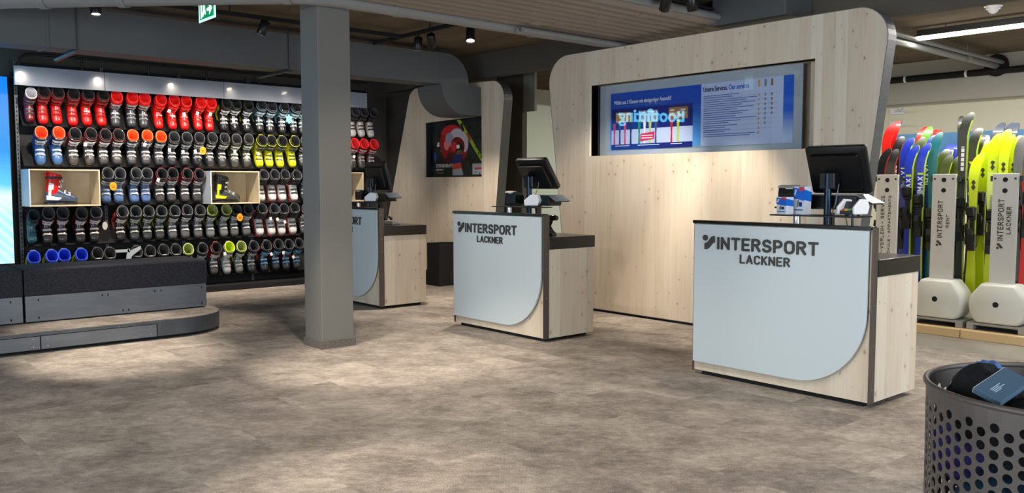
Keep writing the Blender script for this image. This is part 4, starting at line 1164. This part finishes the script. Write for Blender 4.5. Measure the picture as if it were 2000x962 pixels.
# telephone on the far counter
s = thing('desk_telephone', 'black desk telephone with grey base on the far left counter', 'telephone', (-8.74, 5.62, .947), (0, 0, R(20)))
s.scale = (.85, .85, .85)
MB().prism([(-.09, 0), (.09, 0), (.09, .02), (-.07, .055), (-.09, .05)], -.09, .09, 'x').build('base', mat('phone_grey', (120, 120, 118), .4), s, bevel=.006)
MB().tube([(-.06, -.08, .07), (-.06, -.04, .10), (-.06, .04, .10), (-.06, .08, .07)], [.024, .014, .014, .024], 12).build('handset', BLACK, s, smooth=60)

# leaflet dispensers on the right counter shelf
BL = mat('leaflet_blue', (20, 110, 220), .45); BR = mat('leaflet_red', (206, 70, 84), .45); WB = mat('leaflet_white', (226, 232, 248), .45)
def leaflets(label, loc, w, d, h, yaw):
    t = thing('leaflet_holder', label, 'leaflet holder', loc, (0, 0, yaw))
    MB().box(-w/2, 0, 0, w/2, d, h).build('card_box', WB, t)
    mb = MB()
    mb.m(BL).prism([(-w/2, h*.58), (w/2, h*.48), (w/2, h*.86), (-w/2, h*.97)], -.002, 0, 'y')
    mb.m(BL).prism([(-.0, h*.52), (d, h*.45), (d, h*.8), (0, h*.9)], w/2, w/2 + .002, 'x')
    mb.m(BR).box(0, -.003, h*.84, w/2, -.002, h*.98)
    mb.m(mat('leaflet_dark', (50, 70, 120), .5)).box(-w*.4, -.003, h*.14, w*.4, -.002, h*.18)
    mb.m(mat('leaflet_olive', (120, 140, 80), .5)).prism([(-w*.2, h*.25), (-w*.08, h*.25), (w*.02, h*.52), (-w*.12, h*.5)], -.004, -.002, 'y')
    mb.m(mat('leaflet_navy', (30, 40, 120), .5)).box(w*.02, -.004, h*.28, w*.3, -.002, h*.44)
    mb.m(WB).prism([(-w*.42, h*.74), (-w*.36, h*.66), (-w*.2, h*.88), (-w*.3, h*.9)], -.004, -.002, 'y')
    mb.build('printed_front', None, t)
    return t
leaflets('short blue and white leaflet box at the left end of the right counter shelf', (-3.435, YP - .07, 1.206), .085, .08, .125, R(-8))
leaflets('tall blue and white leaflet box behind the short one on the right counter shelf', (-3.355, YP + .03, 1.206), .09, .08, .20, R(-6))

# ================================================================== ski rental area
# rack ends
RY = 8.5
def rack(label, xc, depth, texts):
    t = thing('ski_rack', label, 'ski rack', (xc, RY, .13))
    w = .108
    MB().box(-w, 0, .35, w, .03, 1.39).build('end_plate', mat('rack_white', (198, 196, 190), .45), t, bevel=.004)
    for z in (1.335, 1.235): MB().cyl((0, -.002, z), (0, .0, z), .022, n=16).build('round_hole', BLACKM, t)
    for x in (-.085, .085): MB().cyl((x, -.006, 1.345), (x, 0, 1.345), .010, n=10).build('screw', ANTHR, t)
    MB().box(-w - .03, .03, 1.32, w + .03, .05, 1.37).build('cross_bar', ANTHR, t)
    MB().box(-.03, .05, 1.33, .03, depth, 1.36).build('top_rail', ANTHR, t)
    MB().box(-.03, .05, .36, .03, depth, .39).build('bottom_rail', ANTHR, t)
    for k in range(7):
        y = .3 + k*(depth - .4)/6
        MB().cyl((-.07, y, 1.345), (.07, y, 1.345), .009, n=8).build('holder_arm', BLACK, t)
        MB().cyl((-.07, y, .375), (.07, y, .375), .009, n=8).build('holder_arm', BLACK, t)
    # moulded weight at the foot
    hw = [(.015, .165), (.03, .190), (.06, .214), (.10, .232), (.15, .243), (.20, .246), (.25, .238), (.29, .218), (.325, .190), (.355, .165), (.375, .150), (.385, .132)]
    O = [(w_, z) for z, w_ in hw] + [(-w_, z) for z, w_ in reversed(hw)]
    rings = [[(x*k, y, .20 + (z-.20)*k) for x, z in O] for y, k in ((.17, .93), (.13, 1.0), (-.06, 1.0), (-.10, .96), (-.115, .88))]
    MB().loft(rings).build('moulded_foot', mat('foot_grey_white', (206, 206, 196), .4), t, smooth=40)
    MB().cyl((0, -.1165, .20), (0, -.1155, .20), .026, n=18).build('round_hole', BLACKM, t)
    # base frame
    MB().box(-.25, -.10, -.005, .25, .20, .015).box(.19, -.10, -.05, .25, -.02, -.005).box(-.25, -.10, -.05, -.19, -.02, -.005).box(-.25, .14, -.05, .25, .20, -.005).build('base_frame', mat('zinc_grey', (150, 150, 146), .5, .2), t)
    # lettering runs upward
    mb = MB().m(mat('rack_lettering', (56, 50, 46), .5))
    U = lambda x, z: T((x, 0, z)) @ Matrix.Rotation(R(-90), 4, 'Y')
    for kind, txt, x, z, h, L in texts:
        M = U(x, z)
        if kind == 'logo':
            b0 = MB(); logo(b0, 0, 0, h, 0, .003); mb.add(b0.v, b0.f, M)
        else: stroke_text(mb, txt, 0, 0, h, L, .15, 0, .003, gap=.24, M=M)
    mb.build('rack_lettering', None, t)
    return t
rack('left ski rack reading shop, rental and service, beside the right counter', -4.09, 1.3, [('t', 'SHOP-VERLEIH - SERVICE', -.02, .46, .036, .72), ('t', 'SCHISCHULE - APPARTEMENTS', .045, .46, .026, .72)])
rack('ski rack reading rent, middle one of the three', -3.54, 1.3, [('logo', '', .0, .70, .055, 0), ('t', 'INTERSPORT', .0, .78, .046, .36), ('t', 'RENT', .062, .88, .030, .125)])
rack('ski rack at the right edge reading the company name', -3.00, 1.3, [('logo', '', .0, .70, .055, 0), ('t', 'INTERSPORT', .0, .78, .05, .38), ('t', 'LACKNER', .062, .84, .040, .25)])
for x0, x1, l in ((-4.9, -3.27, 'left'), (-3.262, -1.6, 'right')):
    o = MB().box(x0, 8.30, 0, x1, 8.42, .078).build('wooden_kerb', mat('raw_timber', (206, 176, 130), .6), bevel=.003)
    tag(o, 'raw timber kerb beam on the floor under the ski racks, %s piece' % l, 'beam')
o = MB().box(-4.9, 8.42, 0, -1.6, 10.2, .075).build('rack_podium', mat('podium_grey', (110, 106, 100), .7))
tag(o, 'low grey podium under the ski racks', 'platform')

# skis
SKC = {
 'red': ((214, 30, 24), (190, 24, 24), (230, 226, 220)), 'blackwhite': ((24, 24, 26), (130, 40, 30), (220, 220, 214)),
 'blue': ((24, 50, 170), (170, 196, 40), (190, 220, 60)), 'olive': ((66, 76, 30), (150, 176, 40), (180, 200, 60)),
 'green': ((110, 170, 50), (60, 110, 30), (220, 230, 210)), 'teal': ((20, 100, 110), (60, 140, 60), (180, 210, 210)),
 'charcoal': ((44, 48, 44), (150, 176, 50), (214, 218, 214)), 'harlequin': ((38, 42, 34), (180, 206, 40), (200, 222, 40)),
 'yellow': ((206, 226, 10), (180, 200, 10), (60, 66, 20)), 'silver': ((190, 190, 186), (150, 150, 146), (80, 80, 80)),
 'slate': ((70, 78, 96), (50, 54, 66), (150, 156, 170)), 'silvergreen': ((120, 118, 116), (96, 94, 92), (90, 170, 90)),
}
SKN = {'red': 'red', 'blackwhite': 'black ski with white lettering', 'blue': 'blue', 'olive': 'olive green', 'green': 'light green', 'teal': 'teal', 'charcoal': 'charcoal', 'harlequin': 'black and lime diamond patterned', 'yellow': 'bright yellow', 'silver': 'silver white', 'slate': 'slate grey', 'silvergreen': 'grey ski with green stripes'}
def ski_mesh(H, bend):
    """upright ski, tip on top, face towards -y, tip curls to +x*bend and +y"""
    prof = [(0, .044), (.03, .049), (.25, .044), (.55, .034), (.85, .032), (1.15, .037), (H-.24, .045), (H-.19, .047), (H-.15, .049), (H-.11, .050), (H-.08, .049), (H-.05, .045), (H-.025, .036), (H-.006, .02), (H, .008)]
    rings = []
    for z, hw in prof:
        t = max(0, (z - (H - .24))/.24)
        dx = bend*.045*t*t; dy = .07*t*t
        cam_ = .012*math.sin(math.pi*min(1, z/(H-.2)))
        th = .010 if t > .1 else .018
        rings.append([(dx - hw, dy + cam_, z), (dx - hw, dy + cam_ - th, z), (dx + hw, dy + cam_ - th, z), (dx + hw, dy + cam_, z)])
    return rings
def ski(style, x, y, ztop, yaw, label, bend):
    z0 = .19; H = ztop - z0
    t = thing('ski', label, 'ski', (x, y, z0), (0, 0, yaw), group='rental skis in the racks')
    A_, B_, C_ = SKC[style]
    mA = mat('ski_%s' % style, A_, .3, coat=.4); mB = mat('ski_edge_%s' % style, B_, .4); mC = mat('ski_print_%s' % style, C_, .4)
    mb = MB(); rings = ski_mesh(H, bend); n = 4
    vs = [p for r in rings for p in r]
    ff = []; fe = []
    for i in range(len(rings)-1):
        for j in range(4):
            a = i*4+j; b = i*4+(j+1) % 4
            (ff if j == 1 else fe).append((a, b, b+4, a+4))
    mb.m(mA).add(vs, ff); mb.m(mB).add(vs, fe + [(3, 2, 1, 0)])
    mb.build('ski_body', None, t, smooth=35)
    if style in ('blue', 'olive', 'charcoal', 'harlequin', 'green', 'blackwhite', 'silvergreen'):
        # lime coloured line along the right hand edge
        rg = [[(r[2][0] - .010, r[2][1] - .0012, r[2][2]), (r[2][0] + .0008, r[2][1] - .0012, r[2][2]), (r[2][0] + .0008, r[3][1], r[2][2]), (r[2][0] - .002, r[3][1], r[2][2])] for r in rings[:-4]]
        mbe = MB().m(mB); mbe.loft(rg); mbe.build('edge_stripe', None, t)
    # binding
    mb = MB(); bz = rr.uniform(-.16, .10)
    mb.box(-.036, -.05, .70+bz, .036, .0, .86+bz).prism([(-.05, .78+bz), (-.10, .86+bz), (-.085, .92+bz), (-.05, .88+bz)], -.026, .026, 'x')
    mb.box(-.036, -.05, 1.0+bz, .036, .0, 1.12+bz).prism([(-.05, 1.02+bz), (-.095, 1.04+bz), (-.11, 1.12+bz), (-.05, 1.13+bz)], -.03, .03, 'x').box(-.022, -.02, .86+bz, .022, 0, 1.0+bz)
    bd = mb.build('binding', BLACK, t, bevel=.006)
    MB().tube([(-.055, .03, .84+bz), (-.055, -.01, .80+bz), (-.052, -.03, .74+bz), (.052, -.03, .74+bz), (.055, -.01, .80+bz), (.055, .03, .84+bz)], .003, 6).build('ski_brake', BLACK, bd)
    if style == 'blue':
        mb = MB().m(mC).box(-.028, -.0155, H-.32, .028, -.012, H-.26).m(mat('ski_white_print', (220, 226, 240), .4))
        stroke_text(mb, 'IMAX', 0, 0, .052, .17, .2, 0, .003, M=T((.026, -.0125, H-.51)) @ Matrix.Rotation(R(-90), 4, 'Y'))
        o = mb.build('ski_lettering', None, t)
    elif style == 'yellow':
        mb = MB().m(mC)
        for dz in (.06, .105): mb.prism([(-.02, H-.22-dz), (0, H-.19-dz), (.02, H-.22-dz), (0, H-.25-dz), ], -.0165, -.0125, 'y')
        for k in range(8): mb.prism([(-.016, H-.60-k*.022), (0, H-.588-k*.022), (.016, H-.60-k*.022), (0, H-.594-k*.022)], -.0145, -.008, 'y')
        mb.build('ski_pattern', None, t)
    elif style == 'harlequin':
        mb = MB().m(mC)
        for k in range(7):
            z = H - .30 - k*.08; s_ = 1 if k % 2 else -1
            mb.prism([(s_*.002, z), (s_*.034, z-.04), (s_*.002, z-.08)], -.0150, -.008, 'y')
        mb.build('ski_pattern', None, t)
    elif style in ('blackwhite', 'charcoal'):
        mb = MB().m(mC)
        for k in range(6): mb.box(-.014, -.0155, H-.34-k*.045, .014, -.009, H-.305-k*.045)
        mb.build('ski_lettering', None, t)
    elif style == 'silvergreen':
        mb = MB().m(mC).box(-.03, -.0155, H-.55, -.022, -.009, H-.25).box(.02, -.0155, H-.55, .028, -.009, H-.25)
        mb.build('ski_pattern', None, t)
    return t
SKIS = [(-4.35, 9.0, 2.07, 'red'), (-4.37, 9.15, 2.1, 'red'), (-4.32, 8.85, 1.8, 'blackwhite'), (-4.24, 8.87, 1.79, 'blackwhite'), (-4.27, 9.05, 1.93, 'blackwhite'), (-4.32, 9.3, 1.83, 'blackwhite'), (-4.09, 8.86, 1.9, 'blue'), (-4.01, 8.80, 1.82, 'blue'), (-4.03, 9.0, 1.91, 'olive'), (-4.23, 9.5, 2.05, 'red'), (-3.91, 8.84, 1.84, 'blue'), (-4.11, 9.35, 2.04, 'green'), (-3.93, 9.05, 1.93, 'blue'), (-4.16, 9.6, 2.02, 'red'), (-4.06, 9.45, 2.0, 'red'), (-3.84, 8.95, 1.95, 'teal'), (-4.06, 9.75, 1.85, 'blue'), (-3.87, 9.2, 1.79, 'olive'), (-4.01, 9.66, 1.86, 'blue'), (-3.74, 8.98, 1.72, 'olive'), (-3.96, 9.78, 1.89, 'blue'), (-3.69, 9.07, 1.71, 'olive'), (-3.92, 9.69, 1.84, 'blue'), (-3.67, 9.2, 1.71, 'olive'), (-3.71, 9.32, 2.13, 'charcoal'), (-3.5, 8.82, 2.12, 'charcoal'), (-3.52, 9.1, 1.99, 'harlequin'), (-3.54, 9.25, 1.93, 'harlequin'), (-3.38, 8.79, 1.72, 'yellow'), (-3.6, 9.5, 1.93, 'silver'), (-3.36, 8.95, 1.84, 'yellow'), (-3.38, 9.1, 1.88, 'charcoal'), (-3.24, 8.85, 1.91, 'yellow'), (-3.5, 9.6, 2.06, 'slate'), (-3.2, 8.95, 1.95, 'yellow'), (-3.44, 9.70, 2.06, 'slate'), (-3.13, 8.82, 1.89, 'yellow'), (-3.38, 9.64, 2.05, 'slate'), (-3.12, 9.03, 1.89, 'yellow'), (-3.03, 8.9, 1.89, 'silvergreen'), (-3.0, 9.0, 1.88, 'silvergreen'), (-2.90, 8.75, 1.66, 'red')]
cnt = {}
tot = {}
for q in SKIS: tot[q[3]] = tot.get(q[3], 0) + 1
rr = random.Random(4)
for x, y, z, s in SKIS:
    k = cnt.get(s, 0); cnt[s] = k + 1
    nm = SKN[s] if 'ski' in SKN[s] else SKN[s] + ' ski'
    lab = ('%s upright in the racks, %s %s one from the left' % (nm, ORD[k], s if s not in ('blackwhite', 'silvergreen') else 'such')) if tot[s] > 1 else nm + ' upright in the racks, the only one of its colour'
    bend = 1 if s != 'charcoal' or k else -1
    ski(s, x, y, z, R(rr.uniform(-4, 18)), lab.replace('harlequin one', 'patterned one'), bend)
# rental wall: mountain picture, hooks, pipes, lamp, detector
mp_ = bpy.data.materials.new('mountain_print'); mp_.use_nodes = True
b = mp_.node_tree.nodes['Principled BSDF']
tc = nd(mp_, 'ShaderNodeTexCoord'); s = nd(mp_, 'ShaderNodeSeparateXYZ'); lk(mp_, tc.outputs['Object'], s.inputs[0])
f = math_n(mp_, 'ADD', math_n(mp_, 'DIVIDE', s.outputs[2], 1.4), math_n(mp_, 'MULTIPLY', math_n(mp_, 'SUBTRACT', noise(mp_, tc.outputs['Object'], 2.5, 6), .5), .5))
lk(mp_, ramp(mp_, f, [(0, rgb(230, 238, 246)), (.45, rgb(200, 220, 240)), (.6, rgb(90, 150, 210)), (1, rgb(130, 185, 235))]), b.inputs['Base Color'])
o = MB().box(0, 0, 0, 2.2, .02, 1.1).build('mountain_picture', mp_, loc=(-6.3, 12.92, 1.07))
tag(o, 'blue and white mountain picture on the far wall behind the skis', 'picture')
wr = thing('wall_hooks', 'small white double hooks on the cream wall above the red skis', 'hooks', (-6.15, 12.94, 0))
for z in (2.52, 2.33):
    for dx in (0, .06): MB().cyl((dx, 0, z), (dx + .22, -.28, z + .015), .009, n=8).build('hook_arm', WHITE, wr)
    MB().box(-.06, -.02, z-.04, .16, .0, z+.04).build('hook_plate', WHITE, wr)
ln = thing('linear_lamp', 'bright linear tube lamp hanging under the ceiling of the rental area', 'lamp', (-4.49, 9.96, 3.09))
MB().box(0, -.04, 0, 3.2, .04, .07).build('housing', BLACK, ln)
MB().box(0, -.045, -.035, 3.2, .045, 0).build('diffuser', mat('tube_glow', (255, 250, 240), .5, emit=(255, 250, 238), estr=7), ln)
MB().cyl((.3, 0, .07), (.3, 0, .11), .006, n=6).cyl((2.9, 0, .07), (2.9, 0, .11), .006, n=6).build('hanger_rod', ANTHR, ln)
area('linear_lamp_light', (-2.89, 9.96, 3.04), (-2.89, 9.96, 0), 3.2, .08, P_LINE, (1.0, .97, .90))
area('linear_lamp_light', (-6.5, 9.6, 3.04), (-6.5, 9.6, 0), 3.2, .08, P_LINE*.5, (1.0, .97, .90))  # fill from the added tube behind the partition, brightens the wall
area('linear_lamp_light', (-3.6, 8.42, 3.08), (-3.6, 8.9, 0), 2.4, .08, P_LINE*.45, (1.0, .97, .90))  # fill from the added tube behind the beam, lights the ski fronts
fill_tube_skis = thing('linear_lamp', 'added tube lamp, unseen behind the ceiling beam, lighting the ski fronts', 'lamp', (-4.8, 8.42, 3.13))
MB().box(0, -.04, 0, 2.4, .04, .068).build('housing', BLACK, fill_tube_skis)
MB().box(0, -.045, -.035, 2.4, .045, 0).build('diffuser', MATS['tube_glow'], fill_tube_skis)
fill_tube_wall = thing('linear_lamp', 'added tube lamp, unseen behind the big pine partition, brightening the rental wall', 'lamp', (-8.1, 9.6, 3.09))
MB().box(0, -.04, 0, 3.2, .04, .07).build('housing', BLACK, fill_tube_wall)
MB().box(0, -.045, -.035, 3.2, .045, 0).build('diffuser', MATS['tube_glow'], fill_tube_wall)
c = thing('heating_pipe', 'grey pipe pair running into a dark wall opening in the rental area', 'pipe', (0, 0, 0))
MB().tube([(-4.56, 8.3, 3.03), (-4.66, 12.75, 3.03)], .045, 14).build('pipe_run', PIPEG, c, smooth=60)
MB().tube([(-4.47, 8.3, 3.07), (-4.58, 12.75, 3.07)], .028, 12).build('pipe_run', PIPEG, c, smooth=60)
for y in (9.6, 11.6): MB().tube([(-4.60, y, 3.03), (-4.60, y+.05, 3.03)], .052, 14).cyl((-4.60, y, 3.05), (-4.60, y, CEIL), .005, n=6).build('pipe_clamp', PIPEG, c, smooth=60)
MB().cyl((-4.66, 12.70, 3.04), (-4.66, 12.76, 3.04), .15, n=24).build('wall_collar', BLACKM, c)
c = thing('sprinkler_pipe', 'black horizontal pipe with light clamps along the bulkhead of the rental area', 'pipe', (0, 0, 0))
MB().tube([(-8.0, 12.70, 2.96), (1.0, 12.70, 2.96)], .045, 14).build('pipe_run', BLACKM, c, smooth=60)
for x in (-5.9, -5.05, -4.2): MB().tube([(x, 12.70, 2.96), (x + .03, 12.70, 2.96)], .052, 14).build('pipe_clamp', WHITE, c, smooth=60)
c = thing('smoke_detector', 'white smoke detector on the concrete ceiling at the top right', 'smoke detector', (-3.48, 9.36, CEIL))
MB().lathe([(0, -.075), (.02, -.072), (.045, -.05), (.052, -.03), (.065, -.028), (.07, 0)], 24).build('cover', WHITE, c, smooth=50)
MB().lathe([(.0, -.004), (.085, -.004), (.085, 0)], 24).build('base_ring', WHITE, c)
# mint coloured board seen between the partitions
o = MB().prism([(8.92, 0), (9.75, 0), (9.75, 2.65), (9.04, 2.67), (8.92, 2.56)], -10.04, -10.0, 'x').build('display_board', mat('mint_board', (214, 222, 204), .35))
tag(o, 'pale mint board with a clipped corner standing between the two partitions', 'board')
o = MB().box(-10.3, 8.55, 0, -10.05, 8.9, 2.45).build('dark_slot_block', BLACKM); tag(o, 'stand-in for dark ski slots, narrow black cabinet beside the mint board', 'block')  # plain black block added in place of the dark ski slots

# ================================================================== perforated basket with clothes
BC = (-.63, 2.18); BR_, BH = .28, .96
bk_ = thing('perforated_basket', 'tall grey perforated metal basket in the lower right corner', 'basket', (BC[0], BC[1], 0))
def basket_wall():
    mb = MB()
    nc = 60; ph = .0285; hr = .0104; z0 = .06; rows = 30
    dw = 2*math.pi/nc
    def P(u, z):   # u angle
        rad = BR_ - .012*(1 - z/BH)
        return (rad*math.cos(u), rad*math.sin(u), z)
    K = 12
    for c in range(nc):
        off = (c % 2)*.5
        for r in range(rows):
            zc = z0 + (r + off + .5)*ph; uc = (c + .5)*dw
            outer = []; inner = []
            w2_, h2 = dw/2, ph/2
            sq = [(w2_, 0), (w2_, h2), (0, h2), (-w2_, h2), (-w2_, 0), (-w2_, -h2), (0, -h2), (w2_, -h2)]
            for k in range(16):
                a = k*math.pi/8; ca, sa = math.cos(a), math.sin(a)
                m_ = max(abs(ca), abs(sa)); outer.append(P(uc + w2_*ca/m_, zc + h2*sa/m_))
                inner.append(P(uc + hr/BR_*ca, zc + hr*sa))
            n = len(outer)
            mb.add(outer + inner, [(k, (k+1) % n, n + (k+1) % n, n + k) for k in range(n)])
        zt = z0 + (rows + off)*ph; zb = z0 + off*ph
        mb.add([P(c*dw, zt), P((c+1)*dw, zt), P((c+1)*dw, BH), P(c*dw, BH)], [(0, 1, 2, 3)])
        mb.add([P(c*dw, 0), P((c+1)*dw, 0), P((c+1)*dw, zb), P(c*dw, zb)], [(0, 1, 2, 3)])
    return mb
w_ = basket_wall().build('perforated_wall', speckle('basket_metal', (100, 91, 84), (112, 102, 94), 3, .45, .2), bk_, smooth=None, recalc=False)
bm = bmesh.new(); bm.from_mesh(w_.data); bmesh.ops.remove_doubles(bm, verts=bm.verts, dist=.0003); bm.to_mesh(w_.data); bm.free()
sm = w_.modifiers.new('solid', 'SOLIDIFY'); sm.thickness = .002
MB().tube([(BR_*math.cos(R(a)), BR_*math.sin(R(a)), BH) for a in range(0, 361, 6)], .007, 8, cap=False).build('rolled_rim', MATS['basket_metal'], bk_, smooth=60)
MB().cyl((0, 0, 0), (0, 0, .012), BR_ - .014, n=48).build('bottom_plate', MATS['basket_metal'], bk_)
def cloth_lump(name, label, loc, r, col, seed, sq=.6, cat='clothing', spots=None):
    bm = bmesh.new(); bmesh.ops.create_icosphere(bm, subdivisions=5, radius=1)
    rnd = random.Random(seed)
    from mathutils import noise as mn
    o3 = Vector((rnd.uniform(0, 50), rnd.uniform(0, 50), rnd.uniform(0, 50)))
    for v in bm.verts:
        d = v.co.copy()
        n1 = 1 - abs(mn.noise(d*1.3 + o3))*1.6; n2 = 1 - abs(mn.noise(d*3.1 + o3*2))*2
        k = .80 + .22*n1 + .08*n2 + .02*mn.noise(d*9 + o3)
        v.co = Vector((d.x*r[0], d.y*r[1], d.z*r[2]))*k
    me = bpy.data.meshes.new(name); bm.to_mesh(me); bm.free()
    m_ = spots or speckle('cloth_' + name + str(seed), tuple(int(c*.8) for c in col), col, 40, .95)
    me.materials.append(m_)
    me.polygons.foreach_set('use_smooth', [True]*len(me.polygons))
    o = bpy.data.objects.new(name, me); o.location = loc; COL.objects.link(o)
    return tag(o, label, cat)
bx_, by_ = BC
cloth_lump('fleece_hat', 'crumpled black fleece garment on top at the left of the basket', (bx_ - .125, by_ - .105, .915), (.082, .085, .095), (24, 24, 26), 1)
cloth_lump('blue_garment', 'light blue patterned garment peeking over the black fleece', (bx_ - .165, by_ - .005, .918), (.07, .075, .08), (86, 130, 200), 2)
cloth_lump('black_scarf', 'black knitted garment behind the boxed item in the basket', (bx_ + .05, by_ + .07, .88), (.15, .13, .11), (16, 16, 18), 3)
cloth_lump('dark_sweater', 'dark charcoal garment at the front right of the basket top', (bx_ + .02, by_ - .12, .855), (.14, .115, .11), (34, 34, 36), 4)
cloth_lump('pink_garment', 'small bright pink garment at the right edge of the basket', (bx_ + .19, by_ + .05, .92), (.05, .06, .05), (214, 30, 80), 5)
rr = random.Random(9)
cols = [('navy', (22, 36, 80)), ('purple', (84, 40, 110)), ('dark red', (130, 20, 36)), ('slate blue', (40, 70, 120)), ('black', (16, 16, 20)), ('teal', (24, 60, 84)), ('wine', (100, 20, 44)), ('violet', (70, 56, 130)), ('black', (18, 18, 20)), ('crimson', (160, 24, 34))]
lv = 0
names = []
for k in range(19):
    a = k*2.4; z = .09 + .041*k; nm, c = cols[k % len(cols)]
    side = ['left', 'front', 'right', 'back'][int(((a % 6.283) + .78)//1.571) % 4]
    cloth_lump('folded_garment', '%s garment inside the basket, layer %s from the bottom' % (nm, ORD[k]),
               (bx_ + .12*math.cos(a), by_ + .12*math.sin(a), z), (.15, .15, .105), c, 20 + k)
# boxed item
A0 = Vector((-.730, 1.940, .985)); B0 = Vector((-.708, 2.047, 1.018)); D0 = Vector((-.698, 1.921, .968))
ex = (B0 - A0).normalized(); ez = ex.cross(D0 - A0).normalized()
if ez.z < 0: ez = -ez
ey = ez.cross(ex).normalized()
if ey.dot(D0 - A0) > 0: ey, ex_s = ey, 1
Mq = Matrix((ex, ey, ez)).transposed().to_4x4()
q = thing('boxed_item', 'slate blue boxed item with small white print leaning in the basket', 'box', tuple(A0), tuple(Mq.to_euler()))
Lq = (B0 - A0).length; Hq = (D0 - A0).dot(ey)
y0_, y1_ = min(0, Hq*1.6), max(0, Hq*1.6)
MB().box(0, y0_, -.014, Lq, y1_, 0).build('carton', mat('carton_slate', (84, 108, 128), .4), q, bevel=.0008)
yy = 0 if Hq < 0 else -.001
MB().box(0, yy - (.001 if Hq < 0 else 0) + (.0015 if Hq < 0 else 0), -.0135, Lq, yy + .0015, -.0005).build('white_edge', WHITE, q)
mb = MB().m(mat('carton_print', (190, 212, 224), .5))
for k in range(4): mb.box(Lq*.18, Hq*(.62 + k*.10), .0, Lq*(.18 + (.30, .22, .34, .2)[k]), Hq*(.66 + k*.10), .0006)
mb.build('printed_line', None, q)
